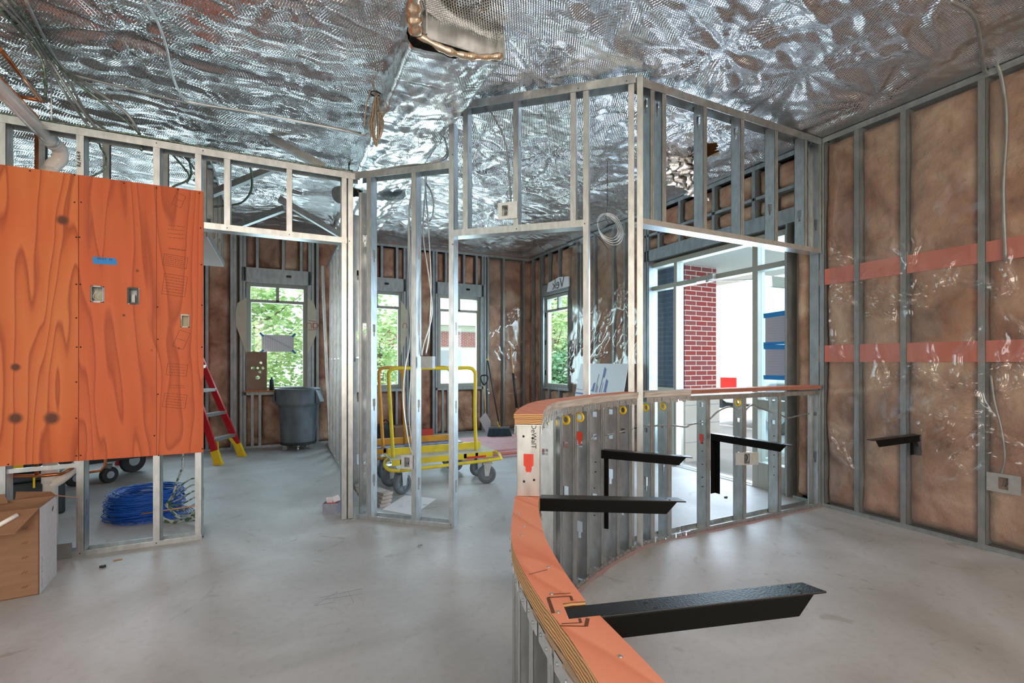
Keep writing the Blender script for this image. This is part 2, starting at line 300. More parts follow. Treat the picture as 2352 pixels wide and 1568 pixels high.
# ------------------------------------------------------------ mesh helpers
class MB:
    def __init__(s): s.v = []; s.f = []; s.m = []; s.sm = []
    def add(s, vs, fs, mi=0, smooth=False):
        o = len(s.v); s.v += [tuple(v) for v in vs]
        for f in fs: s.f.append([i+o for i in f]); s.m.append(mi); s.sm.append(smooth)
        return s
    def box(s, x0, y0, z0, x1, y1, z1, mi=0):
        x0, x1 = sorted((x0, x1)); y0, y1 = sorted((y0, y1)); z0, z1 = sorted((z0, z1))
        return s.add([(x0,y0,z0),(x1,y0,z0),(x1,y1,z0),(x0,y1,z0),(x0,y0,z1),(x1,y0,z1),(x1,y1,z1),(x0,y1,z1)],
            [(0,3,2,1),(4,5,6,7),(0,1,5,4),(1,2,6,5),(2,3,7,6),(3,0,4,7)], mi)
    def obox(s, c, size, R=None, mi=0):
        R = R or Matrix.Identity(3); hx, hy, hz = [k/2 for k in size]; c = Vector(c)
        vs = [c+R@Vector((a*hx, b*hy, d*hz)) for d in (-1, 1) for a, b in ((-1,-1),(1,-1),(1,1),(-1,1))]
        return s.add(vs, [(0,3,2,1),(4,5,6,7),(0,1,5,4),(1,2,6,5),(2,3,7,6),(3,0,4,7)], mi)
    def bar(s, a, b, w, h, mi=0, up=(0, 0, 1)):
        a, b = Vector(a), Vector(b); d = b-a; l = d.length; d.normalize(); u = Vector(up)
        x = d.cross(u)
        if x.length < 1e-4: x = d.cross(Vector((1, 0, 0)))
        x.normalize(); u = x.cross(d)
        R = Matrix((x, d, u)).transposed()
        return s.obox((a+b)/2, (w, l, h), R, mi)
    def tube(s, pts, r, n=8, mi=0, cap=True, closed=False):
        pts = [Vector(p) for p in pts]; k = len(pts); rs = r if isinstance(r, (list, tuple)) else [r]*k
        vs = []; prev = None
        for i, p in enumerate(pts):
            if closed: t = pts[(i+1) % k]-pts[i-1]
            else: t = pts[min(i+1, k-1)]-pts[max(i-1, 0)]
            t.normalize()
            if prev is None:
                a = Vector((0, 0, 1)) if abs(t.z) < .9 else Vector((1, 0, 0)); x = t.cross(a).normalized()
            else:
                x = prev-t*prev.dot(t)
                x = x.normalized() if x.length > 1e-6 else t.orthogonal().normalized()
            prev = x; y = t.cross(x)
            for j in range(n):
                an = 2*math.pi*j/n; vs.append(p+(x*math.cos(an)+y*math.sin(an))*rs[i])
        fs = []
        for i in range(k if closed else k-1):
            i2 = (i+1) % k
            for j in range(n):
                fs.append((i*n+j, i*n+(j+1) % n, i2*n+(j+1) % n, i2*n+j))
        s.add(vs, fs, mi, True)
        if cap and not closed:
            o = len(s.v)-len(vs)
            s.f.append([o+j for j in range(n)][::-1]); s.m.append(mi); s.sm.append(False)
            s.f.append([o+(k-1)*n+j for j in range(n)]); s.m.append(mi); s.sm.append(False)
        return s
    def lathe(s, prof, c, n=32, mi=0, R=None, smooth=True, closed=False):
        R = R or Matrix.Identity(3); c = Vector(c); vs = []
        for (r, z) in prof:
            for j in range(n):
                a = 2*math.pi*j/n; vs.append(c+R@Vector((r*math.cos(a), r*math.sin(a), z)))
        k = len(prof); fs = []
        for i in range(k if closed else k-1):
            for j in range(n):
                fs.append((i*n+j, i*n+(j+1) % n, ((i+1) % k)*n+(j+1) % n, ((i+1) % k)*n+j))
        return s.add(vs, fs, mi, smooth)
    def disc(s, c, r, th, axis='z', n=20, mi=0):
        R = {'z': Matrix.Identity(3), 'x': Matrix.Rotation(math.pi/2, 3, 'Y'), 'y': Matrix.Rotation(-math.pi/2, 3, 'X')}[axis] if isinstance(axis, str) else axis
        return s.lathe([(0, -th/2), (r, -th/2), (r, th/2), (0, th/2)], c, n, mi, R, False)
    def prism(s, poly, z0, z1, mi=0, mtop=None):
        n = len(poly); a = sum(poly[i][0]*poly[(i+1) % n][1]-poly[(i+1) % n][0]*poly[i][1] for i in range(n))
        if a < 0: poly = poly[::-1]
        vs = [(x, y, z0) for x, y in poly]+[(x, y, z1) for x, y in poly]
        s.add(vs, [[i, (i+1) % n, n+(i+1) % n, n+i] for i in range(n)]+[list(range(n))[::-1]], mi)
        o = len(s.v)-len(vs); s.f.append([o+n+i for i in range(n)]); s.m.append(mi if mtop is None else mtop); s.sm.append(False)
        return s
    def extrude(s, poly3, d, mi=0):
        n = len(poly3); d = Vector(d); vs = [Vector(p) for p in poly3]; vs += [v+d for v in vs]
        return s.add(vs, [[i, (i+1) % n, n+(i+1) % n, n+i] for i in range(n)]+[list(range(n))[::-1], [n+i for i in range(n)]], mi)
    def grid(s, P, mi=0, smooth=True):
        P = np.asarray(P); a, b = P.shape[:2]; vs = P.reshape(-1, 3).tolist()
        fs = [(i*b+j, (i+1)*b+j, (i+1)*b+j+1, i*b+j+1) for i in range(a-1) for j in range(b-1)]
        return s.add(vs, fs, mi, smooth)
    def build(s, name, mats, parent=None, bevel=0, rec=True):
        me = bpy.data.meshes.new(name)
        Mi = WM[parent.name].inverted() if parent is not None else None
        vs = [tuple(Mi@Vector(v)) for v in s.v] if Mi else s.v
        if parent is None and name not in STRUCT:
            # a thing that is one mesh: origin at its base
            a = np.array(s.v); o = Vector(((a[:, 0].min()+a[:, 0].max())/2, (a[:, 1].min()+a[:, 1].max())/2, a[:, 2].min()))
            vs = (a-np.array(o)).tolist()
        else: o = Vector((0, 0, 0))
        me.from_pydata(vs, [], s.f)
        if not isinstance(mats, (list, tuple)): mats = [mats]
        for m in mats: me.materials.append(m)
        me.polygons.foreach_set('material_index', s.m); me.polygons.foreach_set('use_smooth', s.sm)
        me.update()
        if rec:
            import bmesh
            bm = bmesh.new(); bm.from_mesh(me); bmesh.ops.recalc_face_normals(bm, faces=bm.faces); bm.to_mesh(me); bm.free()
        ob = bpy.data.objects.new(name, me); C.objects.link(ob); ob.location = o
        if parent is not None: ob.parent = parent; WM[ob.name] = WM[parent.name]
        else: WM[ob.name] = Matrix.Translation(o)
        if bevel:
            b = ob.modifiers.new('bevel', 'BEVEL'); b.width = bevel; b.segments = 2; b.limit_method = 'ANGLE'
        return ob
    def islands(s, name, mats, parent, bevel=0):
        n = len(s.v); pr = list(range(n))
        def fd(i):
            while pr[i] != i: pr[i] = pr[pr[i]]; i = pr[i]
            return i
        for f in s.f:
            for k in f[1:]: pr[fd(k)] = fd(f[0])
        g = {}
        for j, f in enumerate(s.f): g.setdefault(fd(f[0]), []).append(j)
        out = []
        for fs in g.values():
            m = MB(); ids = sorted({i for j in fs for i in s.f[j]}); mp = {i: k for k, i in enumerate(ids)}
            m.v = [s.v[i] for i in ids]; m.f = [[mp[i] for i in s.f[j]] for j in fs]; m.m = [s.m[j] for j in fs]; m.sm = [s.sm[j] for j in fs]
            out.append(m.build(name, mats, parent, bevel))
        return out
WM = {}; STRUCT = set()
def thing(name, label, cat, loc=(0, 0, 0), rz=0, group=None, kind=None):
    o = bpy.data.objects.new(name, None); C.objects.link(o); o.location = loc; o.rotation_euler = (0, 0, rz); o.empty_display_size = .05
    o['label'] = label; o['category'] = cat
    if group: o['group'] = group
    if kind: o['kind'] = kind
    WM[o.name] = Matrix.Translation(Vector(loc))@Matrix.Rotation(rz, 4, 'Z'); return o
def tag(o, label, cat, group=None, kind=None):
    o['label'] = label; o['category'] = cat
    if group: o['group'] = group
    if kind: o['kind'] = kind
    return o
def struct(mb, name, mats, label, cat, **k):
    STRUCT.add(name); o = mb.build(name, mats, None, **k); o['kind'] = 'structure'; o['label'] = label; o['category'] = cat; return o
def text(body, size, mt, parent, origin, xdir, ydir, name='lettering', ext=.0005, mirror=False):
    cu = bpy.data.curves.new(name, 'FONT'); cu.body = body; cu.size = size; cu.extrude = ext; cu.materials.append(mt); cu.align_x = 'CENTER'; cu.align_y = 'CENTER'
    tmp = bpy.data.objects.new(name+'_curve', cu); C.objects.link(tmp)
    dg = bpy.context.evaluated_depsgraph_get(); me = bpy.data.meshes.new_from_object(tmp.evaluated_get(dg)); bpy.data.objects.remove(tmp)
    x = Vector(xdir).normalized(); y = Vector(ydir).normalized(); z = x.cross(y)
    if mirror: x = -x
    Mw = Matrix.Translation(Vector(origin))@Matrix((x, y, z)).transposed().to_4x4()
    me.transform((WM[parent.name].inverted() if parent is not None else Matrix.Identity(4))@Mw)
    if not me.materials: me.materials.append(mt)
    o = bpy.data.objects.new(name, me); C.objects.link(o); o.parent = parent; WM[o.name] = WM[parent.name]
    return o
def smoothpath(pts, n=8):
    pts = [Vector(p) for p in pts]; P = [pts[0]*2-pts[1]]+pts+[pts[-1]*2-pts[-2]]; out = []
    for i in range(1, len(P)-2):
        for k in range(n):
            t = k/n; a, b, c, d = P[i-1:i+3]
            out.append(.5*((2*b)+(c-a)*t+(2*a-5*b+4*c-d)*t*t+(3*b-a-3*c+d)*t**3))
    out.append(pts[-1]); return out

def fbm(X, Y, Z=0, sc=1, oct=4, seed=0, ridged=False):
    # vectorised value noise
    X = np.asarray(X, float)*sc; Y = np.asarray(Y, float)*sc; out = np.zeros(np.broadcast(X, Y).shape); a = 1; tot = 0
    rs = np.random.RandomState(seed); tab = rs.rand(256, 256)
    for o in range(oct):
        xi = np.floor(X).astype(int); yi = np.floor(Y).astype(int); fx = X-xi; fy = Y-yi
        fx = fx*fx*fx*(fx*(fx*6-15)+10); fy = fy*fy*fy*(fy*(fy*6-15)+10)
        g = lambda i, j: tab[(i+o*37) % 256, (j+o*91) % 256]
        v = (g(xi, yi)*(1-fx)+g(xi+1, yi)*fx)*(1-fy)+(g(xi, yi+1)*(1-fx)+g(xi+1, yi+1)*fx)*fy
        if ridged: v = 1-np.abs(2*v-1)
        out += a*v; tot += a; a *= .5; X = X*2.03+11.3; Y = Y*2.03+5.7
    return out/tot

# steel C stud standing between z0 and z1; web plane holds the line of sight 'ang' direction across the wall, flanges run along the wall
def cstud(x, y, z0, z1, along, side=1, depth=.092, fl=.041, holes=(), t=.0022, mb=None, round_holes=()):
    mb = mb or MB(); ax, ay = along; l = math.hypot(ax, ay); ax, ay = ax/l*side, ay/l*side; nx, ny = -ay*side, ax*side  # n = across
    def P(u, v): return (x+nx*u+ax*v, y+ny*u+ay*v)
    def b(u0, v0, u1, v1, a, c):
        mb.prism([P(u0, v0), P(u1, v0), P(u1, v1), P(u0, v1)], a, c)
    h = depth/2
    segs = sorted(holes, key=lambda q: q[0]); z = z0
    for (hz, kind) in segs:
        if kind == 'key':  w1, h1, w2, h2 = .036, .062, .018, .036
        elif kind == 'slot': w1, h1, w2, h2 = .02, .05, .02, .001
        else: w1, h1, w2, h2 = .033, .033, .0, 0
        if hz < z0+.02 or hz+h1 > z1-.02: continue
        zl = hz-h2
        b(-h, 0, h, t, z, zl)
        if h2 > .002:
            b(-h, 0, -w2/2, t, zl, hz); b(w2/2, 0, h, t, zl, hz)
        else: b(-h, 0, h, t, zl, hz)
        b(-h, 0, -w1/2, t, hz, hz+h1); b(w1/2, 0, h, t, hz, hz+h1); z = hz+h1
    b(-h, 0, h, t, z, z1)
    for sgn in (-1, 1):
        u0 = sgn*h; u1 = sgn*(h-t)
        b(min(u0, u1), 0, max(u0, u1), fl, z0, z1)
        u2 = sgn*(h-.010); b(min(u1, u2), fl-t, max(u1, u2), fl, z0, z1)
        # rolled stiffening ribs on the flange
        e = sgn*(h+.0012)
        for r in (.010, .030): b(min(u0, e), r-.0015, max(u0, e), r+.0015, z0, z1)
    return mb
def track(a, b, z, up=1, depth=.096, fl=.033, t=.0022, mb=None):
    mb = mb or MB(); d = Vector((b[0]-a[0], b[1]-a[1], 0)); d.normalize(); n = Vector((-d.y, d.x, 0))
    A = Vector((a[0], a[1], 0)); B = Vector((b[0], b[1], 0)); h = depth/2
    def q(u0, u1, z0, z1):
        mb.prism([tuple((A+n*u0)[:2]), tuple((B+n*u0)[:2]), tuple((B+n*u1)[:2]), tuple((A+n*u1)[:2])], min(z0, z1), max(z0, z1))
    q(-h, h, z, z+up*t)
    q(-h-t, -h, z, z+up*fl); q(h, h+t, z, z+up*fl)
    return mb
def screw(mb, p, n, r=.004, mi=0):
    n = Vector(n).normalized(); R = n.to_track_quat('Z', 'Y').to_matrix()
    mb.lathe([(0, .0032), (r*.6, .003), (r, .0008), (r, -.001), (0, -.001)], p, 8, mi, R)
# ============================================================ shell
XR = 4.34; YB = 8.1; ZT = 3.27; YR = -2.9; XL = -3.9; TW = .15
m = MB(); m.box(XL-.2, YR-.2, -.12, XR+.2, YB+.2, 0)
struct(m, 'floor', M['floor'], 'dusty grey concrete slab floor with scuff marks', 'floor')
# ground outside
m = MB(); m.box(-60, YB+.2, -.25, 80, 90, -.1); m.box(XL-40, -60, -.25, XL-.2, YB+.2, -.1)
struct(m, 'ground', M['grass'], 'pale lawn and earth beyond the windows', 'ground')
m = MB(); m.box(XR+.2, -60, -.25, 80, YB+.2, -.05)
struct(m, 'pavement', M['conc_out'], 'bright concrete pavement and lot outside the entry', 'pavement')
m = MB()
for i in range(12): m.box(XR+1.9, -4+i*1.2, -.0495, XR+2.0, -3.99+i*1.2, -.049)

# openings: (a0, a1, z0, z1)
WZ0, WZ1 = .84, 2.48
wb = [(-.435, .407), (1.05, 1.895), (2.526, 3.34), (-1.92, -1.07), (-3.40, -2.56)]
DO = (2.93, 4.89, 0, 2.57)
SW = (6.75, 7.57, WZ0, WZ1)
def holed(lo, hi, zlo, zhi, ops, f):
    # fills [lo,hi]x[zlo,zhi] minus openings, f(a0,a1,z0,z1)
    a = lo
    for (o0, o1, z0, z1) in sorted(ops):
        f(a, o0, zlo, zhi)
        if z0 > zlo: f(o0, o1, zlo, z0)
        if z1 < zhi: f(o0, o1, z1, zhi)
        a = o1
    f(a, hi, zlo, zhi)
# back wall board
m = MB(); holed(XL, XR+TW, 0, 3.5, [(a, b, WZ0, WZ1) for a, b in wb], lambda a, b, z0, z1: m.box(a, YB+TW, z0, b, YB+TW+.03, z1))
wall_back = struct(m, 'wall_back', M['sheath'], 'back wall sheathing behind studs and insulation', 'wall')
m = MB(); holed(YR, YB+TW, 0, 3.5, [DO, SW], lambda a, b, z0, z1: m.box(XR+TW, a, z0, XR+TW+.03, b, z1))
wall_right = struct(m, 'wall_right', M['sheath'], 'right wall sheathing behind studs and insulation', 'wall')
m = MB(); holed(YR, YB+TW, 0, 3.5, [(-.8, 1.6, .5, 2.9)], lambda a, b, z0, z1: m.box(XL-.05, a, z0, XL, b, z1))  # the opening is put in to admit the side fill light
struct(m, 'wall_left', M['sheathdark'], 'plain left wall of the room', 'wall')
m = MB(); holed(XL, XR+TW, 0, 3.5, [(-2.8, -.4, .4, 3.0), (.7, 3.1, .4, 3.0)], lambda a, b, z0, z1: m.box(a, YR-.05, z0, b, YR, z1))  # both openings are put in to admit the rear fill light
struct(m, 'wall_rear', M['sheathdark'], 'wall behind the camera with two wide openings', 'wall')
m = MB(); m.box(XL-.1, YR-.1, 3.62, XR+.25, YB+.25, 3.7)
struct(m, 'roof_deck', M['sheath'], 'roof deck above the foil', 'roof')

# ------------------------------------------------------------ foil ceiling (radiant barrier sheets, stapled at points, sagging between)
def foil_h(X, Y):
    z = 3.42-.11*fbm(X, Y, sc=.9, oct=2, seed=3)
    wx = X+.25*fbm(X, Y, sc=1.3, oct=2, seed=11); wy = Y+.25*fbm(X, Y, sc=1.1, oct=2, seed=12)
    lf = np.clip((.9-X)/.8, 0, 1)
    r = (1-lf)*fbm(wx*.7+wy*.15, wy*2.0-wx*.4, sc=1.7, oct=5, seed=5, ridged=True)+lf*fbm(wx*.35+wy*.1, wy*3.2, sc=1.9, oct=4, seed=6, ridged=True); z = z-.055*r**2
    r2 = fbm(wx*2.2+wy*.6, wy*1.2, sc=2.6, oct=4, seed=8, ridged=True); z = z-.010*r2**2
    rs = np.random.RandomState(4)
    pins = [(x+rs.uniform(-.2, .2), y+rs.uniform(-.2, .2)) for x in np.arange(-3.4, 4.4, .85) for y in np.arange(1.2, 8, .9)]
    pins += [(2.3, 2.95), (2.75, 2.95), (3.3, 3.0), (3.8, 2.95)]
    for k, (px, py) in enumerate(pins):
        q1 = .7+.8*((k*37) % 11)/11; q2 = .35+.65*((k*53) % 7)/7
        dx, dy = X-px, Y-py; r = np.hypot(dx, dy); t = np.arctan2(dy*(.6+.5*q2), dx); n = 5+(k*7) % 8
        fold = np.abs(np.sin(t*n/2+2.5*fbm(np.cos(t)*2+k, np.sin(t)*2, sc=1, oct=2, seed=k)))
        z = z+np.exp(-(r/.34)**2)*.03-np.exp(-(r/(.50*q1))**1.5)*(.050*q2*np.minimum(r/.14, 1))*fold
    return z
nx_, ny_ = 330, 430
gx = np.linspace(XL, XR+.02, nx_); gy = np.linspace(.6, YB+.02, ny_); X, Y = np.meshgrid(gx, gy, indexing='ij')
Zf = foil_h(X, Y)
# tuck down to the wall plates
for d in (XR-X, YB-Y): Zf = Zf-.07*np.exp(-(np.clip(d, 0, 9)/.12)**2)
Zf = np.clip(Zf, 3.275, 3.5)
m = MB(); P = np.stack([X, Y, Zf], -1); m.grid(P)
# hole torn near the entry: drop faces there
hc = onz(1608, 338, 3.36)
keep = []
for i, f in enumerate(m.f):
    a = m.v[f[0]]
    u = (a[0]-hc[0]); v = (a[1]-hc[1])
    if abs(u) < .16+.05*math.sin(a[1]*31) and abs(v) < .17+.06*math.sin(a[0]*23) and (u*.9+v*.5) < .12: continue
    keep.append(i)
m.f = [m.f[i] for i in keep]; m.m = [m.m[i] for i in keep]; m.sm = [True]*len(keep)
struct(m, 'ceiling', M['foil'], 'crinkled silver foil facing stapled under the roof', 'ceiling', rec=False)
gx = np.linspace(XL, XR+.02, 90); gy = np.linspace(YR, .62, 50); X, Y = np.meshgrid(gx, gy, indexing='ij')
m = MB(); m.grid(np.stack([X, Y, np.clip(foil_h(X, Y), 3.275, 3.5)], -1))
STRUCT.add('ceiling'); o = struct(m, 'ceiling', M['foil'], 'crinkled silver foil facing over the foreground', 'ceiling', rec=False)
m = MB(); m.box(hc[0]-.5, hc[1]-.4, 3.50, hc[0]+.5, hc[1]+.4, 3.53); m.bar((hc[0]-.5, hc[1]+.05, 3.46), (hc[0]+.5, hc[1]-.1, 3.46), .04, .09)
tag(m.build('roof_plywood', M['woodo']), 'orange plywood showing through torn ceiling foil near the entry', 'plywood')
# crumpled foil flap hanging by the entry
a = np.linspace(0, 1, 40); b = np.linspace(0, 1, 40); A, B = np.meshgrid(a, b, indexing='ij')
p0 = onz(1492, 330, 3.38); p1 = onz(1585, 345, 3.38)
X = p0[0]+(p1[0]-p0[0])*A; Y = p0[1]+(p1[1]-p0[1])*A; cr = fbm(A*5, B*5, sc=1, oct=5, seed=33, ridged=True)
X = X+.10*cr+.10*B; Y = Y-.12*cr; Zz = 3.40-B*(.42+.12*A)+.03*cr
m = MB(); m.grid(np.stack([X, Y, Zz], -1))
tag(m.build('foil_flap', M['foil2'], rec=False), 'crumpled foil flap hanging from the ceiling left of the torn hole', 'foil flap')

# ------------------------------------------------------------ foil wrapped drop box running away from the camera
XB0, XB1 = .665, 1.215
def skin(P0, fn, na, nb, seed):
    pass
def boxskin(name, y0, y1, zb0, zb1, seed):
    s = np.linspace(0, 1, 90); ys = np.linspace(y0, y1, int((y1-y0)/.022)); Sg, Yg = np.meshgrid(s, ys, indexing='ij')
    # section: left face down, bottom, right face up
    zb = zb0+(zb1-zb0)*np.clip((Sg-.3)/.4, 0, 1)
    X = np.where(Sg < .3, XB0, np.where(Sg < .7, XB0+(XB1-XB0)*(Sg-.3)/.4, XB1))
    Z = np.where(Sg < .3, 3.42-(3.42-zb)*(Sg/.3), np.where(Sg < .7, zb, zb+(3.42-zb)*(Sg-.7)/.3))
    cr = fbm(Sg*5+Yg*.8, Yg*1.2-Sg, sc=2.2, oct=5, seed=seed, ridged=True); c2 = fbm(Sg*3, Yg*6, sc=1.6, oct=4, seed=seed+1, ridged=True)
    d = .03*cr**2+.015*c2
    nxv = np.where(Sg < .3, -1, np.where(Sg < .7, 0, 1)); nzv = np.where((Sg >= .3) & (Sg < .7), -1, 0)
    # scalloped right edge where it is pinned
    X = X+nxv*d; Z = Z+nzv*d-.03*np.sin(np.clip((Sg-.3)/.4, 0, 1)*math.pi)
    m = MB(); m.grid(np.stack([X, Yg, Z], -1)); return m
t = thing('foil_wrapped_bulkhead', 'foil wrapped bulkhead box running back under the ceiling', 'bulkhead', (XB0, 2.6, 3.03))
boxskin('a', 2.62, 5.05, 3.06, 3.13, 21).build('foil_skin', M['foil2'], t, rec=False)
boxskin('b', 5.13, 6.6, 3.02, 3.07, 27).build('foil_skin', M['foil2'], t, rec=False)
m = MB(); m.box(XB0+.02, 5.03, 3.12, XB1-.02, 5.16, 3.3); m.build('seam_gap', M['steel_dk'], t)
# rolled golden foil edges at the cut end
m = MB(); pts = smoothpath([(XB0+.02, 2.60, 3.09), (XB0+.2, 2.6, 3.055), (XB0+.36, 2.61, 3.07), (XB1, 2.62, 3.13)], 8)
m.tube(pts, [.020+.006*math.sin(i*1.3)*math.sin(i*.47) for i in range(len(pts))], 10); m.build('rolled_edge', M['foilgold'], t)
m = MB(); pts = smoothpath([(XB0-.03, 2.0, 3.28), (XB0-.04, 2.3, 3.26), (XB0-.02, 2.5, 3.17), (XB0+.02, 2.6, 3.09)], 10)
m.tube(pts, [.044+.008*math.sin(i*1.1)*math.sin(i*.53+1) for i in range(len(pts))], 12); m.build('rolled_edge', M['foilgold'], t)
# grey steel beam crossing at the open end
m = MB(); m.box(XB0+.02, 2.74, 3.17, 1.26, 2.755, 3.36); m.box(XB0+.02, 2.68, 3.345, 1.26, 2.88, 3.36); m.box(XB0+.02, 2.70, 3.16, 1.26, 2.82, 3.17)
m.box(XB0+.1, 2.69, 3.18, XB0+.108, 2.74, 3.34)
tag(m.build('steel_beam', M['steel']), 'grey steel beam showing in the cut end of the foil bulkhead', 'beam')

# ------------------------------------------------------------ exterior wall framing + insulation
def batt(x0, x1, z0, z1, plane, axis, seed, inward=-1, parent=None):
    na = max(4, int((x1-x0)/.03)); nb = max(4, int((z1-z0)/.035))
    A, B = np.meshgrid(np.linspace(x0, x1, na), np.linspace(z0, z1, nb), indexing='ij')
    ea = np.minimum(A-x0, x1-A)/.05; ez = np.minimum(B-z0, z1-B)/.05; e = np.clip(np.minimum(ea, ez), 0, 1)
    d = -.10+.05*np.sqrt(e)+.085*fbm(A*3, B*2.4, sc=1, oct=4, seed=seed)*e-.025*(fbm(A*2+5, B*5, sc=1, oct=3, seed=seed+3, ridged=True)**4)*e
    d = np.minimum(d, -.010)
    D = plane+inward*d
    G = np.stack([D, A, B], -1) if axis == 'x' else np.stack([A, D, B], -1)
    m = MB(); m.grid(G); return m.build('insulation_batt', M['insul'], parent, rec=False)
fr = thing('right_wall_framing', 'steel stud framing with pink insulation along the right wall', 'wall framing', (XR, 2.6, 0), kind='structure')
# stud flange positions by photo
rs_px = [1888, 1968, 2075, 2255]
rv = [onx(p, 832, XR)[1] for p in rs_px]
vs_right = [rv[3]-.46, rv[3]-.92, rv[3]-1.38, rv[3]-1.84]+sorted(rv)
for v in vs_right:
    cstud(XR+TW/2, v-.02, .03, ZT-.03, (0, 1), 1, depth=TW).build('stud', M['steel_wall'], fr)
m = MB(); m.box(XR, 2.62, .0, XR+.1, 2.7, ZT); m.build('corner_post', M['steel_wall'], fr)
# left of the entry
lv = [onx(p, 832, XR)[1] for p in (1325, 1334, 1365, 1408, 1434, 1482, 1488)]
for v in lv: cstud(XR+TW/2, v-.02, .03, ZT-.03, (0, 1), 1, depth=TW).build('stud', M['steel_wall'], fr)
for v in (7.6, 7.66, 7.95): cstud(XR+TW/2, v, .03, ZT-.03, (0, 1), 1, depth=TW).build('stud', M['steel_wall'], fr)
# cripples above the entry and above/below the window
for v in (3.05, 3.25, 3.75, 4.25, 4.6): cstud(XR+TW/2, v, 2.74, ZT-.03, (0, 1), 1, depth=TW).build('stud', M['steel_wall'], fr)
for v in (7.0, 7.35):
    cstud(XR+TW/2, v, 2.68, ZT-.03, (0, 1), 1, depth=TW).build('stud', M['steel_wall'], fr); cstud(XR+TW/2, v, .03, WZ0-.04, (0, 1), 1, depth=TW).build('stud', M['steel_wall'], fr)
def hdr(x0, y0, x1, y1, z0, z1): MB().box(x0, y0, z0, x1, y1, z1).build('header', M['steel_wall'], fr)
hdr(XR, 2.75, XR+TW, 4.92, 2.60, 2.74); hdr(XR, 2.75, XR+TW, 4.92, 2.92, 2.95); hdr(XR, 6.72, XR+TW, 7.6, WZ1+.01, 2.68)
hdr(XR, 6.72, XR+TW, 7.6, WZ0-.04, WZ0-.003)
track((XR+TW/2, .0), (XR+TW/2, 2.86), .001, 1, depth=TW).build('bottom_track', M['steel_wall'], fr)
track((XR+TW/2, 4.92), (XR+TW/2, YB), .001, 1, depth=TW).build('bottom_track', M['steel_wall'], fr)
track((XR+TW/2, -.5), (XR+TW/2, YB), ZT, -1, depth=TW, fl=.045).build('top_track', M['steel_wall'], fr)
# insulation bays
def bays(edges, z0, z1, plane, axis, parent, seed):
    for i in range(len(edges)-1):
        if edges[i+1]-edges[i] > .07: batt(edges[i], edges[i+1], z0, z1, plane, axis, seed+i, 1, parent)
# plane value: insulation face depth measured outward (+)
def baysx(edges, z0, z1, seed):
    for i in range(len(edges)-1):
        if edges[i+1]-edges[i] > .07: 
            m_ = batt(edges[i], edges[i+1], z0, z1, XR+.006, 'x', seed+i, -1, fr)
def baysy(edges, z0, z1, seed, parent):
    for i in range(len(edges)-1):
        if edges[i+1]-edges[i] > .07: batt(edges[i], edges[i+1], z0, z1, YB+.006, 'y', seed+i, -1, parent)
srt = sorted(vs_right)
baysx([-.4]+[srt[0]]+srt[1:]+[2.66], .03, ZT-.04, 40)
baysx([2.70, 3.05, 3.25, 3.75, 4.25, 4.6, 4.92], 2.95, ZT-.04, 60); baysx([2.76, 3.05, 3.25, 3.75, 4.25, 4.6, 4.92], 2.74, 2.92, 65)
ll = sorted(lv); baysx([4.94]+[v for v in ll]+[6.70], .03, ZT-.04, 70)
baysx([6.72, 7.0, 7.35, 7.6], 2.68, ZT-.04, 80); baysx([6.72, 7.0, 7.35, 7.6], .03, WZ0-.05, 84); baysx([7.6, 7.66, 7.95, YB+.1], .03, ZT-.04, 88)
baysx([2.70, 2.86], .03, 2.92, 91)
fb = thing('back_wall_framing', 'steel stud framing with pink insulation along the back wall', 'wall framing', (0, YB, 0), kind='structure')
full = []
def bst(x, z0=.03, z1=ZT-.03, full_=True):
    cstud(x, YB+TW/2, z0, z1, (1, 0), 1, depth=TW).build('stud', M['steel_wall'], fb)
    if full_: full.append(x)
for x in (-3.46, -2.50, -2.44, -1.98, -1.01, -.95, -.64, -.60, -.52, -.475, .415, .46, .53, .86, .93, .985, 1.91, 1.96, 2.02, 2.42, 2.47, 3.35, 3.40, 3.46, 3.78, 4.2): bst(x)
for (a, b) in wb:
    w3 = (b-a)/3
    for q in (a+w3*.45, a+w3*1.7, a+w3*2.6):
        bst(q, 2.70, ZT-.03, False)
    for q in (a+.06, a+.16, b-.12): bst(q, .03, WZ0-.05, False)
    MB().box(a-.06, YB, WZ1+.01, b+.06, YB+TW, 2.70).build('header', M['steel_wall'], fb)
    mm = MB(); mm.disc((a+(b-a)*.66, YB-.002, 2.6), .018, .006, 'y', 16, 0); mm.disc((a+(b-a)*.66+.04, YB-.002, 2.6), .018, .006, 'y', 16, 0); mm.box(a+(b-a)*.66, YB-.005, 2.582, a+(b-a)*.66+.04, YB, 2.618)
    mm.build('knockout', M['black'], fb)
    MB().box(a-.06, YB, WZ0-.05, b+.06, YB+TW, WZ0-.003).build('sill_track', M['steel_wall'], fb)
    for q0, q1 in ((a, b),):
        baysy([a-.03, a+w3*.45, a+w3*1.7, a+w3*2.6, b+.03], 2.70, ZT-.04, int(100+a*10), fb)
        baysy([a-.03, a+.2, b-.12, b+.03], .03, WZ0-.05, int(130+a*10), fb)
MB().box(XL, YB, .0, XR, YB+TW, .032).build('bottom_track', M['steel_wall'], fb)
track((XL, YB+TW/2), (XR, YB+TW/2), ZT, -1, depth=TW, fl=.045).build('top_track', M['steel_wall'], fb)
m = MB(); m.box(XL, YB-.005, ZT+.003, XR, YB+.1, ZT+.045); m.build('nailer', M['woodo'], fb)
full.sort()
for i in range(len(full)-1):
    a, b = full[i], full[i+1]
    if b-a > .1 and not any(abs((a+b)/2-(p+q)/2) < .3 for p, q in wb): batt(a, b, .03, ZT-.04, YB+.006, 'y', 150+i, -1, fb)
batt(full[-1], XR+.1, .03, ZT-.04, YB+.006, 'y', 190, -1, fb)

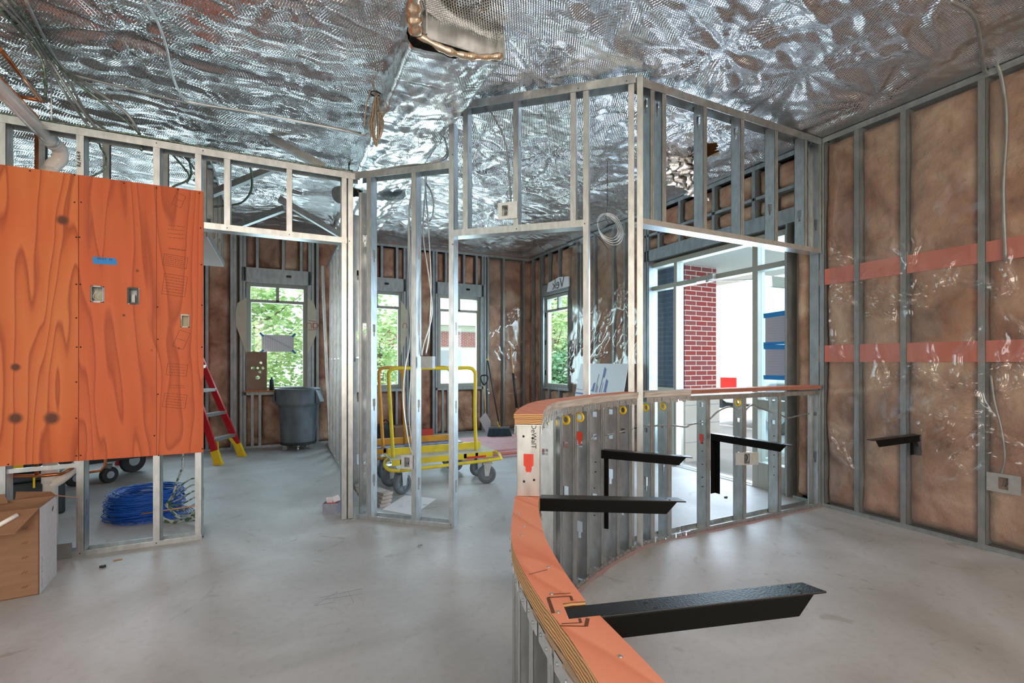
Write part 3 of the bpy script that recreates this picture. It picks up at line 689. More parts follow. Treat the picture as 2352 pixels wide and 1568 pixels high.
# pink blocking boards inside the right wall
for k, (z0, z1, lab) in enumerate(((1.283, 1.43, 'pink treated blocking board across right wall studs, the lower one'), (1.965, 2.105, 'pink treated blocking board across right wall studs, the upper one'))):
    m = MB(); m.box(XR+.005, -.4, z0, XR+.043, 2.62, z1)
    tag(m.build('blocking_board', M['wallpink']), lab, 'board')

# clear poly sheets over the walls
def sheet(x0, x1, z0, z1, plane, axis, seed, amp, off, name, label, dirn=None, res=.013, dens=14, wd_=.013):
    A, B = np.meshgrid(np.linspace(x0, x1, int((x1-x0)/res)), np.linspace(z0, z1, int((z1-z0)/res)), indexing='ij')
    rs = np.random.RandomState(seed); Hh = np.zeros(A.shape)
    n = int((x1-x0)*(z1-z0)*dens)
    for k in range(n):
        if k % 5 == 0: ox, oz = rs.uniform(x0, x1), rs.uniform(z0+(.5 if seed == 201 else 0), min(z1, 2.2)); base = rs.uniform(0, 6.28)
        an = (dirn+rs.normal(0, .3)) if dirn is not None else base+rs.normal(0, .8); L_ = rs.uniform(.12, .5); dx, dz = math.cos(an), math.sin(an)
        qx, qz = A-ox-rs.normal(0, .04), B-oz-rs.normal(0, .04); t = qx*dx+qz*dz; p = np.abs(-qx*dz+qz*dx+.02*np.sin(t*14+k)+.008*np.sin(t*47+k))
        Hh += rs.uniform(.4, 1)*np.exp(-(p/wd_)**1.2)*np.clip(t/.03, 0, 1)*np.clip((L_-t)/(L_*.5), 0, 1)
    D = plane-off-amp*Hh-.012*fbm(A, B, sc=3, oct=3, seed=seed)
    G = np.stack([D, A, B], -1) if axis == 'x' else np.stack([A, D, B], -1)
    m = MB(); m.grid(G); return tag(m.build(name, M['poly'], rec=False), label, 'plastic sheet')
sheet(-.4, 2.52, .02, ZT-.02, XR, 'x', 201, .026, .005, 'vapor_barrier', 'clear plastic sheet with shiny creases stapled over right wall insulation', dens=26, wd_=.011)
sheet(4.95, 6.70, .02, ZT-.02, XR, 'x', 211, .022, .006, 'vapor_barrier', 'bunched clear plastic sheet between corner window and entry door', 2.2, dens=28, wd_=.016)
sheet(3.45, XR-.02, .03, ZT-.02, YB, 'y', 221, .015, .006, 'vapor_barrier', 'clear plastic sheet over back wall right of the windows')

# ------------------------------------------------------------ windows
def window(name, a, b, z0, z1, plane, axis, label):
    # frame in plane; thickness outward
    def bx(mb, p, q, u, v, d0, d1):
        if axis == 'y': mb.box(p, plane+d0, u, q, plane+d1, v)
        else: mb.box(plane+d0, p, u, plane+d1, q, v)
    w_ = .055; zm = z0+(z1-z0)*.835; mid = (a+b)/2
    m = MB(); bx(m, a, a+w_, z0, z1, .06, .14); bx(m, b-w_, b, z0, z1, .06, .14); bx(m, a+w_, b-w_, z0, z0+w_, .061, .139); bx(m, a+w_, b-w_, z1-w_, z1, .061, .139)
    bx(m, a+w_, b-w_, zm-.022, zm+.022, .065, .135); bx(m, mid-.022, mid+.022, zm, z1-w_, .065, .135)
    o = struct(m, name, M['alu_w'], label, 'window')
    m = MB(); bx(m, a+w_, b-w_, z0+w_, zm-.022, .098, .103); bx(m, a+w_, mid-.022, zm+.022, z1-w_, .098, .103); bx(m, mid+.022, b-w_, zm+.022, z1-w_, .098, .103)
    m.build('pane', M['glass'], o)
    m = MB(); bx(m, a+w_, a+w_+.012, z0+w_, zm-.02, .072, .095); bx(m, b-w_-.012, b-w_, z0+w_, zm-.02, .072, .095); bx(m, a+w_, b-w_, z0+w_, z0+w_+.012, .072, .095)
    m.build('gasket', M['white'], o)
    return o
for i, (a, b) in enumerate(wb): window('window_%d' % (i+1), a, b, WZ0, WZ1, YB, 'y', ['tall window above the grey barrel, trees outside', 'tall window in the middle of the back wall', 'tall window nearest the back right corner on back wall', 'tall window in the left room hidden behind the plywood', 'tall window at the far left of the back wall'][i])
window('window_6', SW[0], SW[1], WZ0, WZ1, XR, 'x', 'tall window on right wall beside the corner')
# jamb liners
for (a, b) in wb:
    m = MB(); m.box(a-.01, YB, WZ0, a, YB+TW, WZ1); m.box(b, YB, WZ0, b+.01, YB+TW, WZ1); m.box(a, YB, WZ1, b, YB+TW, WZ1+.01); m.build('jamb_liner', M['steel_wall'], fb)
m = MB(); m.box(XR, SW[0]-.01, WZ0, XR+TW, SW[0], WZ1); m.box(XR, SW[1], WZ0, XR+TW, SW[1]+.01, WZ1); m.box(XR, DO[1], 0, XR+TW, DO[1]+.012, 2.6); m.box(XR, DO[0]-.012, 0, XR+TW, DO[0], 2.6); m.build('jamb_liner', M['steel_wall'], fr)
for k, z in enumerate((1.05, 1.6, 2.1)):
    m = MB(); m.box(XR+.04, SW[1]-.006, z, XR+.07, SW[1], z+.09); m.build('shim', M['black'], fr)
# ------------------------------------------------------------ entry storefront
v0, v1, zt = DO[0], DO[1], DO[3]; vd0, vd1 = 3.33, 4.37; D0, D1 = .06, .17; zb = 2.215
m = MB()
def fx(a, b, z0, z1, d0=D0, d1=D1): m.box(XR+d0, a, z0, XR+d1, b, z1)
fx(v0, v0+.05, 0, zt); fx(v1-.05, v1, 0, zt);  fx(vd0-.06, vd0, 0, zt); fx(vd1, vd1+.05, 0, zt)

for a_, b_ in ((v0+.05, vd0-.06), (vd0, vd1), (vd1+.05, v1-.05)):
    fx(a_, b_, zt-.055, zt, D0+.002, D1-.002); fx(a_, b_, zb, zb+.055, D0+.002, D1-.002)
fx(v0+.05, vd0-.06, 0, .26, D0+.002, D1-.002); fx(vd1+.05, v1-.05, 0, .1, D0+.002, D1-.002); fx(v0+.05, vd0-.06, .80, .90, D0+.002, D1-.002)
ent = struct(m, 'door_1', M['alu_w'], 'grey metal framed glass entry with sidelights', 'door')
m = MB()
for a, b, z0, z1 in ((v0+.05, vd0-.06, .26, .80), (v0+.05, vd0-.06, .90, zb), (vd1+.05, v1-.05, .1, zb), (v0+.05, vd0-.06, zb+.055, zt-.055), (vd0, vd1, zb+.055, zt-.055), (vd1+.05, v1-.05, zb+.055, zt-.055)):
    m.box(XR+.112, a, z0, XR+.117, b, z1)
m.build('pane', M['glass'], ent)
m = MB()
for a in (vd1+.05, ):
    m.box(XR+.07, a, .1, XR+.10, a+.015, zb); m.box(XR+.07, v1-.065, .1, XR+.10, v1-.05, zb)
m.box(XR+.04, vd1-.012, 0.03, XR+.12, vd1, zb)
m.build('gasket', M['white'], ent)
m = MB(); m.box(XR+.05, vd0, 0.0, XR+.2, vd1, .012); m.box(XR+.09, vd0, .012, XR+.12, vd1, .02); m.build('threshold', M['steel_lt'], ent)
# door leaf swung open outside
ang = math.radians(-3); hx, hy = XR+.17, vd0+.02
R = Matrix.Rotation(ang, 3, 'Z')
def lf(mb, a0, a1, z0, z1, t=.045, o_=0):
    c = Vector((hx, hy, 0))+R@Vector(((a0+a1)/2, o_, (z0+z1)/2)); mb.obox(c, (a1-a0, t, z1-z0), R)
m = MB(); lf(m, 0, .09, .02, zb-.02); lf(m, .92, 1.01, .02, zb-.02); lf(m, .09, .92, zb-.13, zb-.02, .043); lf(m, .09, .92, .02, .27, .043)
leaf = m.build('door_leaf', M['alu_w'], ent)
m = MB(); lf(m, .09, .92, .27, zb-.13, .006); m.build('leaf_pane', M['glass'], leaf)
m = MB(); lf(m, .80, .90, 1.0, 1.04, .03, .06); lf(m, .93, .96, .85, 1.2, .03, .08); m.build('handle', M['chrome'], leaf)
# closer on the transom bar
cl = MB(); cl.box(XR+.0, 3.78, zb-.005, XR+.06, 4.02, zb+.05); cl.build('closer_body', M['alu'], ent)
m = MB(); m.bar((XR+.03, 3.86, zb-.01), (XR+.18, 3.6, zb-.035), .02, .008); m.bar((XR+.18, 3.6, zb-.035), (XR+.24, 3.38, zb-.05), .02, .008); m.disc((XR+.03, 3.88, zb-.015), .018, .03, 'z'); m.build('closer_arm', M['steel_wall'], ent)
# notices on the sidelight
def notice(z0, z1, lab):
    a, b = 3.0, 3.20
    t = thing('paper_notice', lab, 'notice', (XR+.10, (a+b)/2, z0))
    MB().box(XR+.1095, a, z0, XR+.1105, b, z1).build('sheet', M['paperback'], t)
    m = MB()
    for k in range(9):
        z = z1-.05-k*.02*(z1-z0)/.27; w = .15 if k % 3 else .12; m.box(XR+.1085, a+.03, z, XR+.1093, a+.03+w, z+.003)
    m.build('printing', M['inkgrey'], t); return t
na = onx(1758, 740, XR+.11); nb = onx(1806, 740, XR+.11)
def notice2(pyt, pyb, lab, tapes):
    zt_ = onx(1783, pyt, XR+.11)[2]; zb_ = onx(1783, pyb, XR+.11)[2]; a, b = nb[1], na[1]
    t = thing('paper_notice', lab, 'notice', (XR+.10, (a+b)/2, zb_))
    MB().box(XR+.1085, a, zb_, XR+.1095, b, zt_).build('sheet', M['paperback'], t)
    m = MB(); n = 9
    for k in range(n):
        z = zt_-(zt_-zb_)*(.12+.8*k/n); m.box(XR+.1075, a+.03, z, XR+.1083, b-.03-(.04 if k % 4 == 3 else 0), z+.004)
    m.build('printing', M['inkgrey'], t)
    for (pt, pb, tilt) in tapes:
        z1_ = onx(1783, pt, XR+.11)[2]; z0_ = onx(1783, pb, XR+.11)[2]
        m = MB(); m.extrude([(XR+.1065, a-.012, z0_+tilt), (XR+.1065, b+.016, z0_-tilt), (XR+.1065, b+.02, z1_-tilt), (XR+.1065, a-.008, z1_+tilt)], (.0008, 0, 0)); m.build('tape_strip', M['tape'], t)
notice2(724, 788, 'upper of two printed notices blue taped to entry sidelight', [(716, 727, .006), (785, 791, 0)])
notice2(798, 866, 'lower of two printed notices blue taped to entry sidelight', [(791, 802, -.004), (862, 872, 0)])
# ============================================================ interior partitions
HT = 2.83; HD = 2.25; YA = 4.126
KEYS = [(.30, 'key'), (.92, 'key'), (1.53, 'key'), (2.14, 'key')]
PA = thing('stud_partition', 'short steel stud partition holding the orange plywood, with a doorway header', 'stud wall', (-.5, YA, 0))
A0, A1 = (-3.2, YA), (.58, YA)
def stA(px, z0, z1, side=-1, holes=KEYS):
    p = online(px, A0, A1); p = (p[0]+.041, p[1]); cstud(p[0], p[1], z0, z1, (1, 0), side, holes=holes).build('stud', M['steel'], PA); return p
for px in (2, 181, 355): stA(px, .03, HT-.03)
p = online(461, A0, A1); cstud(p[0]+.012, YA, .03, HT-.03, (1, 0), -1, holes=KEYS).build('stud', M['steel'], PA); xe = p[0]+.012
MB().box(-3.2, YA-.048, 0, xe, YA+.048, .003).build('bottom_track', M['steel'], PA)
track((-3.2, YA), (xe, YA), .001, 1).build('bottom_track', M['steel'], PA)
track((-3.2, YA), (.60, YA), HT, -1, fl=.05).build('top_track', M['steel'], PA)
track((xe, YA), (.50, YA), HD, 1, fl=.045).build('header_track', M['steel'], PA)
for px in (516, 658): stA(px, HD+.005, HT-.03, holes=())
for dx in (0, .05): cstud(.50+dx, YA, .005, HT-.03, (1, 0), -1, holes=KEYS).build('stud', M['steel'], PA)
m = MB()
for px, z in ((355, .02), (461, .02), (181, .02), (516, HD+.02), (658, HD+.02), (795, HD+.02), (355, HT-.02), (461, HT-.02)):
    q = online(px, A0, A1); screw(m, (q[0]+.02, YA-.051, z), (0, -1, 0), .004)
m.islands('screw', M['black'], PA)
# end plate of the wall seen low beside the box
m = MB(); q = online(150, A0, A1); m.box(q[0]-.10, YA-.055, .002, q[0]+.05, YA-.051, .10)
m.build('backing_plate', M['steel_dk'], PA)
# marker writing on stud
q = online(185, A0, A1); 
text('Rd A4-9', .03, M['ink'], PA, (q[0]+.006, YA-.050, 2.62), (0, 0, 1), (-1, 0, 0), 'marker_writing')

# orange plywood panels
yp = YA-.05
def pp(px, py): return ony(px, py, yp-.012)
xl = -3.1; xs = pp(181, 700)[0]; xr = pp(467, 700)[0]; zt1 = pp(181, 402)[2]; zb1 = pp(181, 1058)[2]
kn = [pp(145, 506)+(.036,), pp(37, 843)+(.028,), pp(37, 960)+(.04,), pp(120, 960)+(.045,)]
kn2 = [pp(316, 622)+(.012,), pp(285, 724)+(.012,), pp(317, 518)+(.007,), pp(411, 800)+(.010,), pp(349, 804)+(.009,)]
O1, O2, O3 = (.60, .185, .045), (.52, .125, .026), (.36, .075, .015)
def plyworld(kn, o): return [(k[0]-o[0], k[1]-o[1], k[2]-o[2], k[3]) for k in kn]
oo = ((xl+xs)/2, yp-.009, zb1)
M['plyA'] = plymat('orange_plywood', (.63, .175, .048), (.56, .135, .032), (.36, .07, .015), 'Z', 1, plyworld(kn, oo))
m = MB(); m.box(xl, yp-.018, zb1, xs-.0015, yp, zt1)
o = tag(m.build('plywood_sheet', M['plyA']), 'orange plywood sheet with large dark knots on the far left of the wall', 'plywood')
# right panel has cut-outs: build around three openings
cuts = [(208, 240, 656, 695), (293, 320, 660, 699), (415, 436, 722, 752)]
cz = []
for a, b, c, d in cuts:
    p0 = pp(a, c); p1 = pp(b, d); cz.append((p0[0], p1[0], p1[2], p0[2]))
m = MB(); a = xs+.0015
for (q0, q1, r0, r1) in cz:
    m.box(a, yp-.018, zb1, q0, yp, zt1); m.box(q0, yp-.018, zb1, q1, yp, r0); m.box(q0, yp-.018, r1, q1, yp, zt1); a = q1
m.box(a, yp-.018, zb1, xr, yp, zt1)
oo2 = ((xs+xr)/2, yp-.009, zb1)
M['plyB'] = plymat('orange_plywood_reddish', (.59, .13, .040), (.53, .11, .030), (.38, .07, .02), 'Z', 4, plyworld(kn2, oo2))
tB = thing('plywood_sheet', 'orange plywood sheet with three cut-outs and a blue tape strip on it', 'plywood', ((xs+xr)/2, yp-.009, zb1))
m.build('panel', M['plyB'], tB)
m = MB(); xg = pp(360, 700)[0]; m.box(xg-.0012, yp-.0186, zb1, xg+.0012, yp-.0176, zt1); m.build('veneer_joint', M['stamp'], tB)
# stamps printed on the veneer
def stamp(px0, py0, px1, py1, rot, lines):
    a = pp(px0, py0); b = pp(px1, py1); cx, cz_ = (a[0]+b[0])/2, (a[2]+b[2])/2; w, h = abs(b[0]-a[0]), abs(a[2]-b[2])
    m = MB(); R = Matrix.Rotation(rot, 3, 'Y'); y = yp-.0185
    def bb(x, z, ww, hh): m.obox(Vector((cx, y, cz_))+R@Vector((x, 0, z)), (ww, .0005, hh), R)
    if lines >= 0:
        for s_ in (-1, 1): bb(0, s_*h/2, w, .002); bb(s_*w/2, 0, .002, h)
    k = abs(lines)
    for i in range(k):
        z = h/2-(i+1)*h/(k+1); n = 6
        rs = random.Random(i*7+int(px0)); x = -w/2+.01
        while x < w/2-.012:
            l = rs.uniform(.004, .014); l = min(l, w/2-.01-x); bb(x+l/2, z, l, .0028); x += l+rs.uniform(.003, .006)
    m.build('printed_stamp', M['stamp'], tB)
stamp(400, 444, 422, 476, .35, 1); stamp(382, 508, 430, 558, 0, -4); stamp(384, 570, 430, 576, .05, -2); stamp(376, 585, 430, 615, .12, 5); stamp(375, 630, 428, 680, .12, 6)
stamp(404, 760, 430, 800, .35, 1); stamp(384, 836, 430, 862, .1, 3); stamp(386, 880, 430, 895, .05, -2); stamp(376, 905, 428, 935, .15, 4)
# screws
for (host, lst) in ((o, [(172, 465), (176, 545), (176, 653), (176, 730), (70, 393), (177, 797), (176, 1046), (20, 1066), (172, 402), (176, 877), (176, 960)]), (tB, [(187, 465), (183, 545), (185, 653), (186, 797), (285, 421), (360, 432), (409, 436), (458, 444), (461, 524), (463, 608), (464, 701), (464, 797), (362, 705), (363, 779), (363, 905), (186, 1045), (365, 1045), (465, 1030), (355, 1000)])):
    m = MB()
    for (a, b) in lst:
        p = pp(a, b); screw(m, (p[0], yp-.018, p[2]), (0, -1, 0), .005)
    m.islands('screw', M['black'], host)
# blue tape with scribble
m = MB(); q = [pp(213, 590), pp(246, 592), pp(265, 593), pp(269, 599), pp(270, 609), pp(215, 606)]
m.extrude([(a, yp-.0186, c) for a, b, c in q], (0, -.0006, 0)); tt = m.build('tape_strip', M['tape'], tB)
text('WAT  H', .022, M['ink'], tB, ((q[0][0]+q[3][0])/2, yp-.0196, (q[0][2]+q[4][2])/2+.012), (1, 0, 0), (0, 0, 1), 'marker_writing')
# outlet boxes in cut-outs
def wallbox(c, name, label, mt, rim=None, wires=False, shallow=False, rimf=False):
    x0, x1, z0, z1 = c; t = thing(name, label, 'electrical box', ((x0+x1)/2, yp, z0)); i = .004
    m = MB(); x0 += i; x1 -= i; z0 += i; z1 -= i; y0, y1 = yp-.022, yp+.03; k = .003
    m.box(x0, y0, z0, x0+k, y1, z1); m.box(x1-k, y0, z0, x1, y1, z1); m.box(x0, y0, z0, x1, y1, z0+k); m.box(x0, y0, z1-k, x1, y1, z1)
    if not shallow: m.box(x0, y1, z0, x1, y1+k, z1)
    m.build('box_shell', mt, t)
    m = MB(); m.box((x0+x1)/2-.018, y0-.002, z1-.004, (x0+x1)/2+.018, y0+.002, z1+.006); m.box((x0+x1)/2-.018, y0-.002, z0-.006, (x0+x1)/2+.018, y0+.002, z0+.004); m.islands('mounting_ear', rim or mt, t)
    if rimf:
        m = MB(); r_ = .010
        m.box(x0-.003, y0-.004, z0-.003, x0+r_-.003, y0-.001, z1+.003); m.box(x1-r_+.003, y0-.004, z0-.003, x1+.003, y0-.001, z1+.003); m.box(x0+r_-.003, y0-.004, z0-.003, x1-r_+.003, y0-.001, z0+r_-.003); m.box(x0+r_-.003, y0-.004, z1-r_+.003, x1-r_+.003, y0-.001, z1+.003); m.build('rim', M['black'], t)
        m = MB(); m.box((x0+x1)/2-.012, y0+.02, z0+.004, (x0+x1)/2+.006, y0+.03, z0+(z1-z0)*.6); m.build('bracket_tab', M['steel_dk'], t)
    if wires:
        for j in range(4):
            xx = x0+.015+j*.012
            MB().tube(smoothpath([(xx, y1-.005, z1-.01), (xx+.008, y0+.01, z1-.03), (xx-.006, y0+.008, z0+.03), (xx+.012, y0+.015, z0+.015)], 5), .0016, 5).build('wire', M['yplast'] if j % 2 else M['white'], t)
    return t
wallbox(cz[0], 'outlet_box', 'shiny metal outlet box with loose wires in left plywood cut-out', M['steel_dk'], wires=True)
wallbox(cz[1], 'outlet_box', 'black rimmed open outlet ring in middle plywood cut-out', M['steel_wall'], M['black'], rimf=True)
wallbox(cz[2], 'outlet_box', 'cream rimmed open box in the right, lowest plywood cut-out', M['cream'])

# diagonal partition
PB0, PB1 = (.60, 4.10), (2.237, 2.645)
def dirv(a, b):
    d = Vector((b[0]-a[0], b[1]-a[1])); d.normalize(); return (d.x, d.y)
DV = dirv(PB0, PB1); q1048 = online(1041, PB0, PB1); q1345 = online(1341, PB0, PB1)
TBp = thing('stud_partition', 'angled steel stud partition turning from the doorway towards the tall posts', 'stud wall', (*PB0, 0))
def stB(px, z0, z1, parent, side=-1, holes=KEYS, off=.041, A=PB0, B=PB1, depth=.092):
    p = online(px, A, B); d = dirv(A, B); p = (p[0]+d[0]*off, p[1]+d[1]*off)
    cstud(p[0], p[1], z0, z1, d, side, holes=holes, depth=depth).build('stud', M['steel'], parent); return p
stB(849, .003, HT-.03, TBp); stB(951, .003, HT-.03, TBp)
track(PB0, q1048, .001, 1).build('bottom_track', M['steel'], TBp)
track(PB0, q1048, HT, -1, fl=.05).build('top_track', M['steel'], TBp)
# corner web stud facing the room, dimpled
p = atd(843, 800, 4.02)
def facing(mb, x, y, z0, z1, hol): return cstud(x, y, z0, z1, (DV[1], -DV[0]), 1, depth=.092, holes=hol)
m = cstud(.66, 4.19, .003, 2.72, (0, 1), 1, holes=[(.45, 'key'), (1.55, 'key'), (2.3, 'key')], depth=.092)
for k in range(60):
    z = .12+k*.043
    m.obox((.66, 4.189, z), (.006, .004, .022), Matrix.Rotation(.6 if k % 2 else -.6, 3, 'Y'))
m.build('stud', M['steel'], TBp)
m = MB(); q = online(1048, PB0, PB1)
# tall frame
TC = thing('stud_partition', 'tall angled steel stud frame with high header over an opening', 'stud wall', (*q1048, 0))
def ptop(px): 
    return ZT+.02
stB(1036, .003, 3.13, TC, holes=KEYS+[(2.6, 'slot')]); 
for px in (1068, 1182, 1312): stB(px, HD+.005, ZT-.01, TC, holes=[(2.9, 'slot')] if px != 1312 else ())
stB(1341, .003, ZT-.01, TC, holes=())
for px, sd in ((1443, 1), (1463, 1)): stB(px, .003, ZT, TC, holes=(), side=sd, off=0)
E1 = (PB1[0]+.02, PB1[1]-.02)
track(q1048, q1345, HD, 1, fl=.05).build('header_track', M['steel'], TC)
track(online(1050, PB0, PB1), E1, ZT+.01, -1, fl=.06).build('top_track', M['steel'], TC)
m = MB(); nB = (DV[1], -DV[0])
nb_ = Vector((-DV[1], DV[0])); 
if nb_.y > 0: nb_ = -nb_
for px, z in ((1345, HD+.02), (1190, HD+.02), (1045, HD-.06), (1045, HT+.05), (1440, ZT-.03), (1330, ZT-.03), (1041, .03)):
    q = online(px, PB0, PB1); screw(m, (q[0]+nb_.x*.052, q[1]+nb_.y*.052, z), (nb_.x, nb_.y, 0), .004)
m.islands('screw', M['black'], TC)

# soffit frame over the entry
YD = 2.64
TD = thing('soffit_frame', 'high steel stud frame above the counter reaching the right wall', 'stud wall', (3.2, YD, HD))
D0_, D1_ = (2.26, YD), (XR-.01, YD)
for px in (1483, 1510, 1604, 1690, 1768, 1836):
    p = online(px, D0_, D1_); cstud(p[0], YD, HD+.003, ZT-.02, (1, 0), 1, holes=[(2.35+.55*((px//7) % 2)+.2, 'key')], mb=None).build('stud', M['steel'], TD)
cstud(XR-.005, YD, HD+.003, ZT-.02, (1, 0), -1, holes=[(2.5, 'key')]).build('stud', M['steel'], TD)
track(D0_, D1_, HD, 1, fl=.04).build('bottom_track', M['steel_lt'], TD)
track(D0_, D1_, ZT, -1, fl=.06).build('top_track', M['steel'], TD)
# partition running back behind the doorway
XP = .667
TP = thing('stud_partition', 'long steel stud partition running back beside the doorway', 'stud wall', (XP, 6, 0))
k = 0; y = 4.55
while y < 7.75:
    cstud(XP+.046, y, .003, 2.75, (0, 1), 1, holes=KEYS, depth=.092).build('stud', M['steel'], TP); y += .406
track((XP+.046, 4.27), (XP+.046, 7.9), .001, 1).build('bottom_track', M['steel'], TP)
track((XP+.046, 4.27), (XP+.046, 7.9), 2.78, -1, fl=.05).build('top_track', M['steel'], TP)
m = MB(); m.box(XP+.02, 4.3, 1.32, XP+.07, 7.8, 1.335); m.build('bridging_channel', M['steel_lt'], TP)
# leaning loose stud at the far end
m = MB(); m.bar((.60, 7.82, 2.75), (.70, 7.70, .02), .06, .04, 0, (1, 0, 0))
tag(m.build('steel_stud', M['steel']), 'loose steel stud leaning at the far end of the long partition', 'stud')

# hanging soffit with a drywall underside in the left room
XS = -.57
TS = thing('ceiling_soffit', 'hanging steel framed soffit with drywall underside beyond the plywood', 'soffit', (-1.8, 5.7, 2.4))
m = MB(); m.box(-3.3, 5.0, 2.385, XS, 6.42, 2.40); m.build('drywall_underside', M['gyp'], TS)
for x in (-2.9, -2.5, -2.1, -1.7, -1.3, -.9, -.62):
    cstud(x, 5.03, 2.40, 3.15, (1, 0), 1, depth=.064).build('stud', M['steel_dk'], TS)
for y in (5.4, 5.8, 6.2, 6.37): cstud(XS-.03, y, 2.40, 3.15, (0, 1), 1, depth=.064, holes=[(2.6, 'key')]).build('stud', M['steel_dk'], TS)
track((-3.3, 5.03), (XS, 5.03), 3.17, -1, depth=.07, fl=.05).build('top_track', M['steel_dk'], TS)
track((XS-.03, 5.03), (XS-.03, 6.42), 3.17, -1, depth=.07, fl=.05).build('top_track', M['steel_dk'], TS)
track((XS-.03, 5.03), (XS-.03, 6.42), 2.40, 1, depth=.07, fl=.04).build('bottom_track', M['steel_dk'], TS)

# steel roof braces poking below the foil
def brace(pa, pb, za, zb, lab, w_=.085):
    a = (*onz(*pa, za), za); b = (*onz(*pb, zb), zb); m = MB(); up = (0, 0, 1)
    m.bar(a, b, .006, w_, 0, up); a2 = Vector(a)-Vector((0, .02, w_/2)); b2 = Vector(b)-Vector((0, .02, w_/2)); m.bar(a2, b2, w_*.6, .006, 0, up)
    return tag(m.build('roof_brace', M['steel_dk']), lab, 'brace')
brace((476, 448), (652, 375), 2.98, 3.22, 'upper left steel angle brace slanting up under the foil ceiling')
brace((520, 528), (652, 478), 2.95, 3.16, 'lower left steel angle brace meeting the short one near the centre')
brace((618, 315), (745, 385), 3.30, 3.10, 'steel angle brace coming down from the foil above the doorway header')
brace((640, 455), (785, 542), 3.25, 2.92, 'long steel angle brace dropping right behind the doorway header')

# ============================================================ curved low counter wall
ZH, ZL = 1.075, .745
ctr_cam = [(.30, .50), (.25, .66), (.198, .798), (.152, .923), (.11, 1.08), (.069, 1.29), (.052, 1.477), (.050, 1.66), (.066, 1.90), (.096, 2.16), (.155, 2.42), (.245, 2.61), (.365, 2.765), (.485, 2.935), (.645, 3.12), (.82, 3.30), (.97, 3.405)]
ctr = [c2w(*p) for p in ctr_cam]
ctr = ctr[:-1]+[(2.36, 2.640), (2.75, 2.645), (3.4, 2.645), (XR-.003, 2.645)]
path = [(p.x, p.y) for p in smoothpath([(a, b, 0) for a, b in ctr], 10)]
cum = [0]
for i in range(1, len(path)): cum.append(cum[-1]+math.dist(path[i], path[i-1]))
def at(s):
    s = max(0, min(cum[-1]-1e-6, s)); i = max(j for j in range(len(cum)-1) if cum[j] <= s); t = (s-cum[i])/(cum[i+1]-cum[i])
    a, b = path[i], path[i+1]; d = dirv(a, b); return (a[0]+(b[0]-a[0])*t, a[1]+(b[1]-a[1])*t), d
def sfind(pt):
    return cum[min(range(len(path)), key=lambda i: math.dist(path[i], pt))]
def spx(px, smin):
    best = None
    for i in range(len(path)-1):
        if cum[i] < smin: continue
        X = path[i][0]*c_-path[i][1]*s_; Y = path[i][0]*s_+path[i][1]*c_; q = CX+X/Y*F
        if best is None or abs(q-px) < best[0]: best = (abs(q-px), cum[i])
    return best[1]
s_end = sfind(c2w(.066, 1.90)); s_post = sfind(PB1)
def offpath(s0, s1, off, n):
    out = []
    for i in range(n+1):
        p, d = at(s0+(s1-s0)*i/n); out.append((p[0]-d[1]*off, p[1]+d[0]*off))
    return out
CW = thing('curved_counter_wall', 'curved low steel stud wall under the plywood ledges', 'counter wall', (1.5, 2.3, 0))
# studs
def cst(s, zt_, holes, side=1, mt='steel', z0=.006):
    p, d = at(s); m = cstud(p[0], p[1], z0, zt_, d, side, holes=holes); return m.build('stud', M[mt], CW), p, d
grom = []
hs = [1262, 1278, 1311, 1341, 1374, 1410, 1442, 1494, 1534]
rnd = random.Random(3)
for i, px in enumerate(hs):
    s = spx(px-10, s_end+.05); hol = [(.28+.12*(i % 3), 'key'), (.80-.02*(i % 2), 'round'), (.940, 'round')]
    ob, p, d = cst(s, 1.02, hol); grom.append((ob, p, d, i))
for i, px in enumerate((1607, 1693, 1772)):
    s = spx(px+3, s_post); hol = [[(.80, 'round'), (.940, 'round')], [(.50, 'key'), (.80, 'round'), (.940, 'round')], [(.76, 'round'), (.940, 'round')]][i]
    ob, p, d = cst(s, 1.01, hol, 1); grom.append((ob, p, d, 20+i))
ob, p, d = cst(cum[-1]-.002, 1.01, [(.42, 'key'), (.80, 'round')], -1)
# end stud facing the camera, with writing and red knockout
pe, de = at(s_end); 
m = cstud(pe[0], pe[1], ZL+.002, 1.03, de, 1)
es = m.build('stud', M['steel'], CW)
def onend(u, z, dd=.0015):  # u across in [-.046,.046], left to right as seen
    return Vector((pe[0]+de[1]*u-de[0]*dd, pe[1]-de[0]*u-de[1]*dd, z))
xd = (de[1], -de[0], 0)
m = MB(); m.extrude([onend(*q) for q in ((-.020, .915), (.020, .915), (.020, .870), (.010, .862), (.010, .843), (-.010, .843), (-.010, .862), (-.020, .870))], (-de[0]*.001, -de[1]*.001, 0))
for k in (-.012, -.002, .008): m.extrude([onend(k, .912, .003), onend(k+.004, .912, .003), onend(k+.004, .85, .003), onend(k, .85, .003)], (-de[0]*.002, -de[1]*.002, 0))
m.build('knockout_patch', M['redp'], CW)
text('DeWalT', .028, M['ink'], CW, onend(.020, .985), (0, 0, -1), xd, 'marker_writing', .0004)
m = MB()
for u, z in ((-.020, .985), (.016, .978), (-.018, .805), (.022, .812)): screw(m, onend(u, z, .001), (-de[0], -de[1], 0), .005)
m.islands('screw', M['black'], CW)
# low section studs
s = .06; i = 0
while s < s_end-.05:
    cst(s, ZL-.075, [(.3, 'key')], 1); s += .155; i += 1
cst(s_end-.01, ZL-.075, [(.3, 'key')], 1)
cst(s_end+.04, 1.02, [(.940, 'round')], 1)
